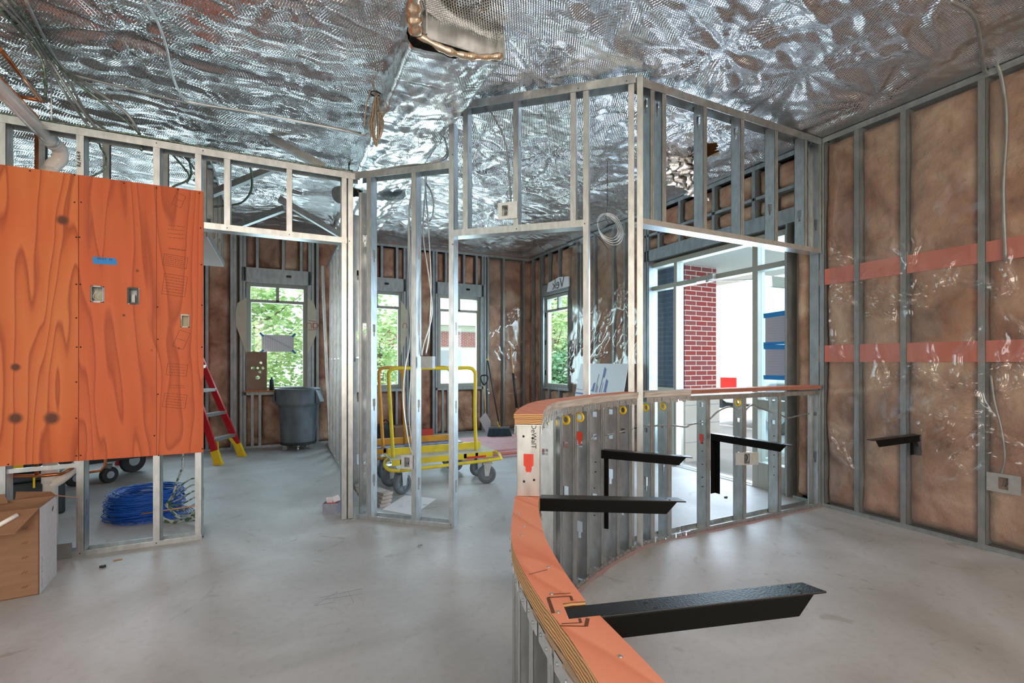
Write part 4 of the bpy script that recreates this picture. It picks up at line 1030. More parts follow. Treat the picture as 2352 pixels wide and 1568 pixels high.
# yellow grommets
def ring(p, d, z, r0=.017, r1=.030, u=0.0, mt='grom'):
    R = Matrix(((-d[1], 0, d[0]), (d[0], 0, d[1]), (0, 1, 0))); c = Vector((p[0]-d[1]*u, p[1]+d[0]*u, z))
    m = MB(); m.lathe([(r0, -.006), (r1, -.004), (r1, .004), (r0, .006)], c, 20, 0, R, True, True); return m.build('grommet', M[mt], CW)
for (ob, p, d, i) in grom:
    if i in (1, 2, 3, 6, 7, 8, 21): ring(p, d, .9565, u=0)
m = MB()
for (ob, p, d, i) in grom:
    if i in (4, 20, 22):
        for z in (.60, .66, .5, .4, .33): screw(m, (p[0]-d[0]*.004+d[1]*.01*(1 if z > .5 else -1.2), p[1]-d[1]*.004-d[0]*.01, z), (-d[0], -d[1], 0), .0045)
m.islands('screw', M['black'], CW)
for (ob, p, d, i) in grom:
    if i in (3, 20):
        m = MB(); z = .84 if i == 3 else .70; n = Vector((d[1], -d[0], 0)); c = Vector((p[0], p[1], z))-Vector((d[0], d[1], 0))*.002
        m.extrude([c+n*a+Vector((0, 0, b)) for a, b in ((-.018, .03), (.018, .03), (.018, -.015), (.009, -.022), (.009, -.045), (-.009, -.045), (-.009, -.022), (-.018, -.015))], (-d[0]*.001, -d[1]*.001, 0))
        m.build('knockout_patch', M['redp'], CW)
# flexible tracks: overlapping hinged clips
def flex(s0, s1, z0, z1, offs, step=.040, mt='steel_lt', name='flexible_track'):
    m = MB(); s = s0; k = 0
    while s < s1:
        for off in offs:
            sg = 1 if off > 0 else -1; hh = z0-(.009 if k % 2 else 0); o2 = off+sg*(.001 if k % 2 else .005)
            a = offpath(s, min(s+step*.86, s1), o2, 2); b = offpath(s, min(s+step*.86, s1), o2+sg*.002, 2); m.prism(a+b[::-1], hh, z1)
            p, d = at(s+step*.5); screw(m, (p[0]-d[1]*(o2+sg*.003), p[1]+d[0]*(o2+sg*.003), (z0+z1)/2), (-d[1]*sg, d[0]*sg, 0), .0045, 1)
        s += step; k += 1
    a = offpath(s0, s1, .05, 40); b = offpath(s0, s1, -.05, 40); zz = z1 if z0 > .3 else z0; m.prism(a+b[::-1], zz-.003, zz)
    return m.build(name, [M[mt], M['steel_dk']], CW)
s_fl = spx(1580, s_post)
flex(s_end-.02, s_post-.06, .998, 1.034, (.047, -.047)); flex(s_post+.06, s_fl, .998, 1.034, (.047, -.047))
flex(.0, s_end-.02, ZL-.085, ZL-.052, (.047, -.047), .052)
flex(.0, s_fl, .001, .03, (.047, -.047), .05, 'steel')
a, _ = at(s_fl); track(a, (XR-.005, 2.645), 1.03, -1, fl=.035).build('top_track', M['steel'], CW); track(a, (XR-.005, 2.645), .001, 1, fl=.033).build('bottom_track', M['steel'], CW)
MB().box(4.0, 2.597, .002, XR, 2.693, .004).build('bottom_track', M['steel'], CW)
# ledges: two plywood layers
def ledge(s0, s1, z, name, label, mats, w0=.058, th=.040, capend=False):
    t = thing(name, label, 'ledge', (*at((s0+s1)/2)[0], z-th)); n = 60; g = th*.47
    a = offpath(s0, s1, w0, n); b = offpath(s0, s1, -w0, n)
    def cap(m):
        if capend:
            for j, f in enumerate(m.f):
                if len(f) == 4 and all(math.dist(m.v[i][:2], at(s0)[0]) < .07 for i in f) and math.dist(m.v[f[0]][:2], m.v[f[1]][:2])+math.dist(m.v[f[1]][:2], m.v[f[2]][:2]) > .08: m.m[j] = 2
        return m
    cap(MB().prism(a+b[::-1], z-g, z, 1, 0)).build('top_layer', mats, t)
    a = offpath(s0, s1, w0-.003, n); b = offpath(s0, s1, -w0+.003, n)
    cap(MB().prism(a+b[::-1], z-th, z-g-.001, 1, 1)).build('bottom_layer', mats, t)
    return t
lh = ledge(s_end-.012, s_post-.055, ZH, 'plywood_ledge', 'curved pink plywood counter ledge, the raised part ending at the marked stud', [M['ledge'], M['greyply'], M['plyedge']], capend=True)
ledge(s_post+.03, spx(1576, s_post), ZH, 'plywood_ledge', 'short unpainted grey plywood ledge piece just right of the tall post', [M['greyply'], M['greyply']])
ledge(spx(1576, s_post)+.003, cum[-1]-.01, ZH+.001, 'plywood_ledge', 'straight thin pink plywood ledge running to the right wall', [M['ledge'], M['ledgeedge']], th=.03)
# low ledge traced from its own plan
K = lambda px, py: onz(px, py, ZL)
outer = [(1183, 1139), (1176.4, 1186.6), (1174, 1219), (1179.4, 1262), (1205, 1316), (1243.6, 1377.6), (1279, 1425), (1315, 1474), (1375, 1568)]
inner = [(1240, 1140), (1236, 1160), (1242, 1192), (1249.6, 1225), (1264.5, 1258), (1288, 1298.5), (1309, 1330), (1345, 1379)]
inner2 = [(1378, 1413), (1417, 1452), (1470.5, 1506), (1527, 1565.7)]
def sm(l, n=6): return [(p.x, p.y) for p in smoothpath([K(*q)+(0,) if len(K(*q)) == 2 else K(*q) for q in l], n)]
ext_o = c2w(.235, .62); ext_i = c2w(.345, .62)
nearo = (K(1375, 1568)[0], K(1375, 1568)[1])
polyL = sm(outer)+[ext_o, ext_i]+sm(inner2)[::-1]+[K(1307, 1421)[:2], K(1292, 1385)[:2]]+sm(inner)[::-1]
tl = thing('plywood_ledge', 'low curved pink plywood ledge in the foreground with a notch cut for a bracket', 'ledge', (*K(1200, 1250)[:2], ZL-.044))
MB().prism(polyL, ZL-.021, ZL, 1, 0).build('top_layer', [M['ledge'], M['plyedge']], tl)
MB().prism(polyL, ZL-.050, ZL-.022, 1, 1).build('bottom_layer', [M['ledge'], M['plyedge']], tl)
m = MB()
for q in ((1199, 1229), (1192, 1180), (1260, 1302), (1267, 1364), (1282, 1406), (1425, 1508), (1204, 1209), (1213, 1145)):
    p = K(*q); screw(m, (p[0], p[1], ZL), (0, 0, 1), .0045)
m.islands('screw', M['steel_dk'], tl)
# stamp outlines on ledge
m = MB()
def ln(a, b, w_=.003):
    pa, pb = K(*a), K(*b); m.bar((pa[0], pa[1], ZL+.0003), (pb[0], pb[1], ZL+.0003), w_, .0006)
for a, b, w_ in (((1262, 1365), (1310, 1362), .0025), ((1258, 1372), (1311, 1369), .004), ((1311, 1369), (1314, 1379), .006), ((1259, 1373), (1271, 1408), .008), ((1290, 1432), (1334, 1430), .0025), ((1334, 1430), (1331, 1420), .006), ((1286, 1437), (1346, 1438), .003), ((1346, 1438), (1350, 1420), .008), ((1215, 1319), (1257, 1308), .0018)): ln(a, b, w_)
m.build('printed_stamp', M['stamp'], tl)

# white printed tag on one curved wall stud
ob, p, d, i_ = grom[1]; R_ = Matrix(((d[1], -d[0], 0), (-d[0], -d[1], 0), (0, 0, 1))).transposed()
cc_ = Vector((p[0], p[1], .80))-Vector((d[0], d[1], 0))*.003-Vector((d[1], -d[0], 0))*.030
m = MB(); m.obox(cc_, (.022, .001, .17), Matrix(((d[1], d[0], 0), (-d[0], d[1], 0), (0, 0, 1)))); o_ = m.build('paper_label', M['paper'], CW)
text('SOS  |  -', .02, M['ink'], CW, cc_-Vector((d[0], d[1], 0))*.0015, (0, 0, -1), (d[1], -d[0], 0), 'printed_text', .0003)
# black steel brackets
def bracket(root, tip, leg, label, wall=False, w_=.052, vert=.052):
    r = Vector((*root, ZL-.006)); d = Vector((tip[0]-root[0], tip[1]-root[1], 0)); L_ = d.length; d.normalize(); n = Vector((d.y, -d.x, 0))  # n: right hand side
    Yn = 1 if (n.x*s_+n.y*c_) < 0 else -1; n = n*Yn      # towards camera
    t = thing('counter_bracket', label, 'bracket', tuple(r))
    def P(a, b, z): return r+d*a+n*b+Vector((0, 0, z))
    m = MB(); th = .005; hw = w_/2
    m.extrude([P(0, -hw, 0), P(L_-.02, -hw, 0), P(L_, hw, 0), P(0, hw, 0)], (0, 0, -th)); tp = m.build('arm_top', M['black'], t, bevel=.001)
    m = MB(); v = -.5*w_ if not wall else -.5*w_
    m.extrude([P(0, hw, -th), P(L_-.035, hw, -th), P(L_-.075, hw, -vert), P(0, hw, -vert)], -n*th); m.build('arm_web', M['blackweb'], t, bevel=.001)
    m = MB()
    for a, b in ((.19, -.012), (.20, .014), (L_-.07, -.010), (L_-.06, .012)): m.disc(P(a, b, .0003), .0045, .0008, 'z', 12)
    m.islands('bolt_hole', M['rubber'], t)
    if leg:
        m = MB(); m.extrude([P(0, -hw, -th), P(.045, -hw, -th), P(.045, -hw, -leg), P(0, -hw, -leg)], n*w_*.12); m.extrude([P(0, -hw, -th), P(0, hw, -th), P(0, hw, -leg), P(0, -hw, -leg)], d*th)
        m.build('wall_leg', M['blackweb'], t, bevel=.001)
    return t
b1r = K(1302, 1402)[:2]; b1t = K(1878, 1340)[:2]
bracket(b1r, b1t, .3, 'large black steel bracket nearest the camera, set in the ledge notch')
bracket(at(s_end+.03)[0], K(1572, 1143)[:2], .3, 'black steel bracket below the raised ledge end by the marked stud')
bracket(online(1379, c2w(.47, 2.9), c2w(.60, 3.02)), K(1592, 1046)[:2], .50, 'black steel bracket in the middle of the curved wall, with long leg')
q4 = online(1637, (2.2, 2.60), (4.3, 2.60)); bracket(q4, (q4[0]+.03, q4[1]-.62), .46, 'black steel bracket on the straight wall below the glass entry')
q5 = onx(2107, 832, XR)[1]; t5 = bracket((XR-.0, q5), (XR-.64, q5), .16, 'black steel bracket fixed to right wall stud, poking through the plastic')
# ============================================================ cables and conduit
def cable(pts, r, mt, name, label, cat='cable', n=6, sm_=8, group=None):
    m = MB(); m.tube(smoothpath(pts, sm_), r, n); return tag(m.build(name, M[mt]), label, cat, group)
# armoured cable bundle riding on the partition top
rb = random.Random(11)
def wob(pts, a): return [(x+rb.uniform(-a, a), y+rb.uniform(-a, a), z+rb.uniform(-a, a)*.6) for x, y, z in pts]
labs = ['green armoured cable lying along the top of the plywood partition', 'steel armoured cable lying along the top of the plywood partition', 'second steel armoured cable, rear one on the partition top', 'dark green cable draped over the partition top track', 'front steel cable sagging over the doorway header']
for k in range(5):
    base = [(-2.2, YA-.03+.022*k, HT+.014), (-1.5, YA-.03+.02*k, HT+.012), (-.9, YA-.02+.02*k, HT+.02), (-.3, YA-.03+.018*k, HT+.012), (.2, YA-.03+.018*k, HT+.014), (.56, YA-.05+.01*k, HT+.014)]
    if k in (1, 4): base += [(online(930, PB0, PB1)[0], online(930, PB0, PB1)[1]+.01*k, HT+.04), (online(985, PB0, PB1)[0], online(985, PB0, PB1)[1], HT+.03), (q1048[0]-.02, q1048[1]+.1, HT+.10), (q1048[0], q1048[1]+.2, HT+.3)]
    cable(wob(base, .012), .0075, 'gmc' if k in (0, 3) else 'steel_dk', 'armoured_cable', labs[k])
# upper left bundle coming from the ceiling
UL = [[(0, 8, 3.3), (62, 70, 3.28), (100, 130, 3.25), (150, 215, 3.1), (205, 292, 2.86)],
      [(12, 2, 3.3), (75, 75, 3.28), (112, 135, 3.25), (172, 230, 3.05), (225, 300, 2.86)],
      [(30, 2, 3.3), (85, 80, 3.27), (125, 140, 3.24), (190, 200, 3.1), (260, 255, 3.0), (318, 305, 2.9), (325, 345, 2.75)],
      [(60, 2, 3.3), (98, 80, 3.27), (140, 150, 3.24), (215, 205, 3.1), (290, 260, 2.98), (322, 308, 2.88)],
      [(0, 22, 3.3), (55, 80, 3.28), (92, 130, 3.2), (104, 175, 3.1), (104, 225, 2.95)],
      [(120, 130, 3.3), (160, 190, 3.2), (200, 262, 3.0), (245, 300, 2.86)]]
ll_ = ['outermost cable of the bundle entering at the top left corner', 'steel cable second in the bundle from the top left corner', 'long green cable of the top left bundle dropping past the far studs', 'long steel cable of the top left bundle ending on the far studs', 'dark green cable of the top left bundle curling down to the copper pipe', 'short cable joining the top left bundle and landing on the wall top']
for k, u in enumerate(UL):
    cable([onz(a, b, z)+((z,) if len(onz(a, b, z)) == 2 else ()) for a, b, z in u], .0095, 'gmc' if k in (2, 4) else 'steel_dk', 'armoured_cable', ll_[k])
def OZ(px, py, z): p = onz(px, py, z); return (p[0], p[1], z)
# electrical conduit running on the foil
cable([OZ(332, 0, 3.28), OZ(362, 50, 3.28), OZ(383, 110, 3.27), OZ(395, 170, 3.25), OZ(420, 222, 3.23), OZ(455, 238, 3.22), OZ(600, 262, 3.2), OZ(790, 300, 3.18), OZ(835, 312, 3.17)], .009, 'steel_lt', 'conduit', 'thin silver conduit snaking across the left foil ceiling then straight back', 'conduit')
cable([OZ(160, 170, 3.25), OZ(300, 205, 3.24), OZ(450, 240, 3.23), OZ(700, 280, 3.2), OZ(830, 306, 3.18)], .008, 'steel_dk', 'conduit', 'straight dark conduit beneath the left foil ceiling, just above the silver one', 'conduit')
cable([OZ(2180, 0, 3.27), OZ(2240, 45, 3.27), (XR-.05, onx(2270, 100, XR)[1], 3.25), onx(2290, 150, XR-.01), onx(2308, 220, XR-.0), onx(2312, 300, XR+.0), onx(2305, 430, XR-.0), onx(2310, 600, XR-.0)], .011, 'steel_dk', 'conduit', 'grey conduit crossing the foil at top right and dropping inside the right wall', 'conduit')
cable([onx(2276, 860, XR-.004), onx(2284, 920, XR-.004), onx(2300, 985, XR-.004), onx(2308, 1050, XR-.002), onx(2300, 1090, XR-.0)], .007, 'steel_dk', 'conduit', 'thin cable curving down to the right wall outlet box', 'conduit')
# green loop behind the doorway header
cable([OZ(568, 362, 3.1), (*onz(578, 400, 3.0), 3.0), (*onz(576, 440, 2.9), 2.9), (*onz(555, 465, 2.85), 2.85), (*onz(520, 472, 2.82), 2.82), (*onz(470, 476, 2.8), 2.8)], .011, 'gmc', 'armoured_cable', 'green armoured cable curving behind the doorway header')
cable([(ony(222, 315, 4.3)[0], 4.18, HT+.012), ony(222, 315, 4.3), ony(232, 340, 4.3), ony(243, 360, 4.3), ony(240, 385, 4.3), ony(222, 400, 4.3), ony(190, 412, 4.28)], .007, 'gmc', 'armoured_cable', 'short green cable looping down behind the first upper stud')
for k, (a, b) in enumerate((((380, 300), (430, 420)), ((430, 310), (395, 430)), ((410, 305), (445, 415)))):
    p, q = ony(*a, 4.19), ony(*b, 4.45); p = (p[0], p[1], HT+.01); cable([p, ((p[0]+q[0])/2+.05, 4.46, (p[2]+q[2])/2), q], .008, 'gmc', 'armoured_cable', ['leftmost', 'middle', 'rightmost'][k]+' tangled green cable between the upper studs over the plywood')
# coil of armoured cable hanging at the bulkhead
tc = thing('cable_coil', 'long looped coil of tan armoured cable hanging by the foil bulkhead', 'cable coil', (.58, 3.5, 2.8))
m = MB()
for k in range(11):
    pts = []; cx_ = 864+1.2*math.sin(k*1.9); hw = 3.5+1.35*k; hh = 64-1.6*k+3*math.sin(k*2.7); dd = 3.42+.012*math.cos(k*2.3)
    for j in range(30):
        a = 2*math.pi*j/30; pin = .45+.55*(1-math.cos(a))/2 if math.cos(a) > 0 else 1
        pts.append(atd(cx_+hw*math.sin(a)*pin+(j % 2)*.2, 272-hh*math.cos(a), dd+.008*math.sin(a*2+k)))
    m.tube(pts, .0048, 6, 0, closed=True)
m.build('loops', mat('tan_armour', (.52, .42, .33), .35, .6, (.30, .24, .19), 90, (1, 1, 1)), tc)
m = MB(); m.tube(smoothpath([atd(892, 136, 3.42), atd(870, 160, 3.42), atd(857, 185, 3.42), atd(862, 215, 3.42)], 6), .006, 6); m.tube(smoothpath([atd(852, 205, 3.42), atd(842, 240, 3.42), atd(836, 290, 3.42)], 6), .006, 6); m.build('lead', bpy.data.materials['tan_armour'], tc)
m = MB(); p = atd(862, 215, 3.42); m.lathe([(.03, -.004), (.034, -.004), (.034, .004), (.03, .004)], p, 14, 0, None, True, True); m.build('tie', M['ink'], tc)
# cables inside the angled partition
def cab2(pxs, y, mt, label, r=.0065):
    return cable([atd(px, py, d) for px, py, d in pxs], r, mt, 'armoured_cable', label)
cab2([(975, 385, 3.95), (978, 440, 3.95), (984, 520, 3.9), (990, 650, 3.88), (986, 760, 3.86), (978, 815, 3.84)], 0, 'steel', 'steel armoured cable dropping into the upper box, right strand')
cab2([(982, 385, 3.97), (976, 450, 3.97), (972, 540, 3.9), (986, 640, 3.88), (992, 720, 3.86), (974, 790, 3.84), (968, 818, 3.84)], 0, 'steel', 'steel armoured cable dropping into the upper box, left strand')
cab2([(978, 420, 3.96), (990, 440, 3.93), (996, 470, 3.93), (992, 500, 3.93), (984, 508, 3.95)], 0, 'steel_dk', 'dark loop of cable bulging right of the angled partition stud')
cab2([(952, 385, 3.95), (943, 460, 3.9), (938, 540, 3.9), (941, 680, 3.88), (942, 780, 3.86), (930, 850, 3.84), (926, 920, 3.84), (936, 1000, 3.82), (946, 1042, 3.8)], 0, 'steel', 'steel armoured cable left of the middle stud down to lower box, left strand')
cab2([(950, 440, 3.93), (940, 480, 3.9), (942, 600, 3.9), (944, 700, 3.88), (948, 790, 3.86), (943, 880, 3.84), (940, 960, 3.82), (950, 1043, 3.8)], 0, 'steel', 'steel armoured cable left of the middle stud down to lower box, right strand')
cab2([(1103, 233, 3.7), (1130, 262, 3.62), (1155, 310, 3.6), (1165, 350, 3.6), (1172, 440, 3.58), (1174, 465, 3.56)], 0, 'steel_dk', 'thin cable falling from the high header track to the header box')
cab2([(808, 585, 4.3), (798, 610, 4.3), (812, 720, 4.3), (815, 830, 4.3)], 0, 'steel_dk', 'black lead hanging inside the doorway corner studs')
# counter wall cable
ccp = [c2w(*q) for q in ()]
def onpath(px, smin, off=0): s = spx(px, smin); p, d = at(s); return (p[0]-d[1]*off, p[1]+d[0]*off)
pts = []
for px, z in ((1315, .80), (1345, .79), (1362, .815), (1378, .82), (1400, .81), (1442, .815), (1475, .83), (1500, .82), (1534, .82), (1570, .795), (1592, .81), (1618, .83), (1650, .90), (1675, .925), (1705, .86)): pts.append((*onpath(px, s_end+.05), z))
cable(pts, .0065, 'steel', 'armoured_cable', 'steel armoured cable threaded through the curved counter studs')
pts = [(*onpath(px, s_post), z) for px, z in ((1706, .70), (1704, .80), (1708, .87), (1727, .93), (1750, .905), (1785, .83), (1810, .80), (1835, .82), (1862, .825))]
cable(pts, .0065, 'steel', 'armoured_cable', 'armoured cable rising from the counter box to the right wall')

# electrical boxes on brackets
def ebox(c, n, sz, name, label, open_=True, mt='steel', plate=None, depth=.05):
    # c: centre of face, n: facing normal (horizontal)
    c = Vector(c); n = Vector(n).normalized(); x = Vector((-n.y, n.x, 0)); w_, h_ = sz; t = thing(name, label, 'electrical box', tuple(c-Vector((0, 0, h_/2))))
    R = Matrix((x, n, (0, 0, 1))).transposed()
    m = MB(); k = .002
    if open_:
        for s1 in (-1, 1):
            m.obox(c-n*depth/2+x*s1*w_/2, (k, depth, h_), R); m.obox(c-n*depth/2+Vector((0, 0, s1*h_/2)), (w_, depth, k), R)
        m.obox(c-n*depth, (w_, k, h_), R)
    else: m.obox(c-n*depth/2, (w_, depth, h_), R)
    m.build('box_shell', M[mt], t)
    if plate:
        pw, ph, ox = plate; m = MB()
        # plate with window
        for a0, a1, b0, b1 in ((-pw/2+ox, -w_/2*.75, -ph/2, ph/2), (w_/2*.75, pw/2+ox, -ph/2, ph/2), (-w_/2*.75, w_/2*.75, h_/2*.8, ph/2), (-w_/2*.75, w_/2*.75, -ph/2, -h_/2*.8)):
            m.obox(c+n*.002+x*(a0+a1)/2+Vector((0, 0, (b0+b1)/2)), (abs(a1-a0), .002, abs(b1-b0)), R)
        m.build('mounting_plate', M['steel_lt'], t)
    if open_:
        for j in range(3):
            m = MB(); a = c-n*depth*.8+x*(w_*(.2-.2*j)); m.tube(smoothpath([a+Vector((0, 0, h_*.4)), a+n*depth*.5+Vector((0, 0, h_*.1))+x*.01, a+n*depth*.4-Vector((0, 0, h_*.25)), a+n*depth*.3+x*.014], 5), .0018, 5); m.build('wire', M[['white', 'ink', 'gmc'][j]], t)
    else:
        m = MB()
        for a, b in ((-.25, .25), (.2, .25), (-.25, -.2), (.05, 0), (.25, -.3)): m.disc(c+n*.001+x*(a*w_)+Vector((0, 0, b*h_)), .009, .002, R@Matrix.Rotation(math.pi/2, 3, 'X'), 14)
        m.islands('knockout', M['steel_dk'], t)
    return t
ndiag = (nb_.x, nb_.y, 0)
def atl(px, py, off):  # point on the diagonal wall line shifted towards the room
    q = online(px, (PB0[0]+nb_.x*off, PB0[1]+nb_.y*off), (PB1[0]+nb_.x*off, PB1[1]+nb_.y*off)); Y = q[0]*s_+q[1]*c_; return (q[0], q[1], H+(HY-py)*Y/F)
ebox(atl(1160, 484, .052), ndiag, (.062, .10), 'outlet_box', 'open metal box on wide bracket plate hung in the high header frame', plate=(.15, .125, .02))
ebox(atl(935, 1061, .052), ndiag, (.058, .095), 'outlet_box', 'open metal box at knee height on the angled partition', plate=(.10, .11, .0))
ebox(atl(980, 832, .03), ndiag, (.10, .095), 'junction_box', 'closed square junction box at chest height on angled partition', open_=False, mt='steel_dk')
m = MB(); p = Vector(atl(1004, 832, .03)); 
# counter box with swung plates
p, d = at(spx(1703, s_post)); n = Vector((-d[1], d[0], 0)); n = n if n.y < 0 else -n
t = ebox((p[0]-.055, p[1]-.064, .515), (-.35, -.94, 0), (.062, .10), 'junction_box', 'junction box with flared plates on the counter wall below the glass entry', plate=(.19, .10, .0), depth=.03)
cb = Vector(onx(2305, 1110, XR-.004)); ebox(cb, (-1, 0, 0), (.065, .10), 'outlet_box', 'outlet box with green wire on right wall low at the frame edge', plate=(.17, .125, 0), mt='dark')
ebox(ony(672, 955, YB-.02), (0, -1, 0), (.07, .11), 'outlet_box', 'small outlet box under the window behind the grey barrel')
tsw = thing('switch_box', 'small open box high inside the doorway corner', 'electrical box', (.60, 4.3, 2.0)); p = Vector(onx(784, 632, XP-.02))
MB().obox(p, (.06, .05, .11)).build('box_shell', M['steel'], tsw)

# thin wire coil up in the corner by the tall post
t = thing('wire_coil', 'thin grey wire coil hanging beneath the foil left of the tall post', 'cable coil', atd(1390, 545, 4.6))
m = MB()
for k in range(6):
    cx_, cz__, dd = 1395+k*1.5, 520+k*1.2, 4.6; pts = [atd(cx_+(24+k)*math.cos(a), cz__+(28+k*1.5)*math.sin(a)*(1 if k % 2 else .9)+10*math.cos(a), dd+.05*math.sin(a)) for a in [2*math.pi*j/24 for j in range(24)]]
    m.tube(pts, .0028, 5, 0, closed=True)
m.build('loops', M['steel_lt'], t)
m = MB(); m.tube(smoothpath([atd(1345, 520, 4.6), atd(1370, 512, 4.5), atd(1400, 505, 4.6), atd(1420, 520, 4.6)], 6), .003, 5); m.tube(smoothpath([atd(1395, 470, 4.8), atd(1392, 500, 4.7), atd(1405, 520, 4.6)], 6), .003, 5); m.tube(smoothpath([atd(1352, 528, 4.6), atd(1378, 548, 4.6), atd(1398, 575, 4.7)], 6), .003, 5); u_ = atd(1395, 472, 4.8); m.tube([u_, (u_[0], u_[1], 3.34)], .003, 5); m.build('tail', M['ink'], t)

a = Vector(atd(776, 448, 5.1)); b = Vector(atd(812, 440, 5.3)); t = thing('duct_stub', 'short round duct stub with bright end just left of the doorway corner', 'duct', tuple(a))
m = MB(); m.tube([a, b], .085, 24, 0, True); m.build('barrel', M['steel_dk'], t); m = MB(); m.tube([b-(b-a)*.12, b+(b-a)*.05], .089, 24); m.tube([b, (b.x, b.y, 3.4)], .006, 6); m.build('end_collar', M['foilgold'], t)
# ============================================================ plumbing
yv = 4.42; xv = ray(121)[0]/ray(121)[1]*yv
t = thing('drain_pipe', 'white plastic drain pipe sloping down from top left into the wall', 'pipe', (xv, yv, 2.4))
zE = ony(128, 340, yv)[2]
m = MB(); pe_ = Vector((xv+.03, yv-.10, zE)); far = Vector((xv+.02, 2.2, zE+.06)); m.tube([far, pe_], .040, 20); m.build('long_run', M['pvc'], t)
m = MB(); m.tube([pe_+Vector((0, -.04, 0)), pe_+Vector((0, .03, 0))], .047, 20); m.tube(smoothpath([pe_, (xv+.045, yv-.03, zE-.01), (xv+.035, yv+.01, zE-.07), (xv+.0, yv, zE-.13), (xv-.012, yv, zE-.19)], 6), .045, 20)
m.tube([(xv-.012, yv, zE-.15), (xv-.012, yv, zE-.21)], .049, 20); m.build('elbow', M['pvc'], t)
m = MB(); m.tube([(xv-.012, yv, zE-.19), (xv-.012, yv, .002)], .040, 20); m.build('stack', M['pvc'], t)
m = MB(); m.tube([(xv-.012, yv, .44), (xv-.012, yv, .56)], .047, 20); m.tube(smoothpath([(xv-.012, yv, .42), (xv+.06, yv-.02, .47), (xv+.15, yv-.03, .56)], 6), .034, 16); m.build('branch_fitting', M['pvc'], t)
m = MB(); p = ony(118, 320, yv-.14); m.tube([(p[0], p[1], zE-.02), (p[0], p[1], 3.38)], .0055, 8)
tag(m.build('threaded_rod', M['steel']), 'thin threaded rod hanging from the foil above the drain pipe', 'rod')
t = thing('pipe_clamp', 'metal clamp ring around the sloping white drain pipe', 'clamp', (p[0], p[1], zE)); m = MB(); m.tube([(xv+.03, p[1]-.012, zE+.002), (xv+.03, p[1]+.012, zE+.002)], .0495, 20); m.build('band', M['steel'], t)
def cp(pts, lab, r=.011): m = MB(); m.tube(pts, r, 12); return tag(m.build('copper_pipe', M['copper']), lab, 'pipe')
yc = 4.28
a = ony(18, 1040, yc); b = ony(18, 1093, yc); c = ony(100, 1092, yc); d = ony(140, 1088, yc); e = ony(172, 1072, yc+.1)
cp([b, (b[0], yc, 2.9)], 'copper riser passing behind the plywood, the left one at frame edge'); m = MB(); m.tube([b, c, d, e], .011, 12); tag(m.build('copper_pipe', M['copper']), 'long copper run under the plywood bending up at its right end', 'pipe')
q_ = ony(84, 1092, yc); cp([q_, (q_[0], yc, 2.9)], 'copper riser passing behind the plywood, the right one by the drain')
cp([ony(200, 1085, 4.9), ony(232, 1080, 4.9), ony(242, 1068, 4.9), ony(242, 900, 4.9)], 'distant copper pipe bend in front of the black cart')
cp([OZ(0, 112, 3.22), OZ(92, 228, 3.2)], 'upper copper pipe in the top left corner', .013); cp([OZ(100, 232, 3.2), OZ(45, 222, 3.2)], 'short copper crosspiece joining the upper copper pipe end', .013); cp([OZ(0, 180, 3.15), OZ(85, 268, 3.12)], 'lower copper pipe just above the white drain pipe', .013)
m = MB(); a = ony(-20, 1086, YA-.03); b = ony(178, 1068, YA-.03); m.bar(a, b, .004, .028, 0, (0, 0, 1)); tag(m.build('steel_strap', M['steel']), 'flat steel strap running level below the left plywood', 'strap')

# ============================================================ things on the floor
# cardboard box
A_ = Vector((*c2w(-2.61, 2.63), 0)); F_ = Vector((*c2w(-2.76, 2.885), 0)); ax = (F_-A_); Lr = ax.length; ax.normalize(); bx_ = Vector((-ax.y, ax.x, 0))
if bx_.dot(Vector((*c2w(-1, 0), 0))) < 0: bx_ = -bx_
hB = .475; Wf = .42; th = .005
t = thing('cardboard_box', 'open brown cardboard carton with a white side at the bottom left', 'box', tuple(A_))
m = MB(); up = Vector((0, 0, hB))
m.extrude([A_, A_+bx_*Wf, A_+bx_*Wf+up, A_+up], ax*th); m.extrude([F_, F_+bx_*Wf, F_+bx_*Wf+up, F_+up], -ax*th); m.extrude([A_+bx_*Wf, F_+bx_*Wf, F_+bx_*Wf+up, A_+bx_*Wf+up], -bx_*th)
m.extrude([A_, F_, F_+bx_*Wf, A_+bx_*Wf], (0, 0, th)); m.extrude([A_, F_, F_+up, A_+up], bx_*th); m.build('carton_body', M['kraft'], t)
m = MB(); m.extrude([A_-bx_*.001, F_-bx_*.001, F_+up-bx_*.001, A_+up-bx_*.001], -bx_*.001); o = m.build('white_side_panel', M['boxwhite'], t)
text('CRW 1 & WYLC', .024, M['inkgrey'], t, A_+ax*Lr*.12-bx_*.0025+Vector((0, 0, .11)), (0, 0, 1), tuple(-ax), 'printed_text')
m = MB(); q = A_+ax*Lr*.72-bx_*.0025+Vector((0, 0, .40)); m.extrude([q, q+Vector((0, 0, .02))+ax*.02, q+Vector((0, 0, .03))+ax*.012, q+Vector((0, 0, .012))-ax*.008], -bx_*.0005); m.build('printed_arrow', M['ink'], t)
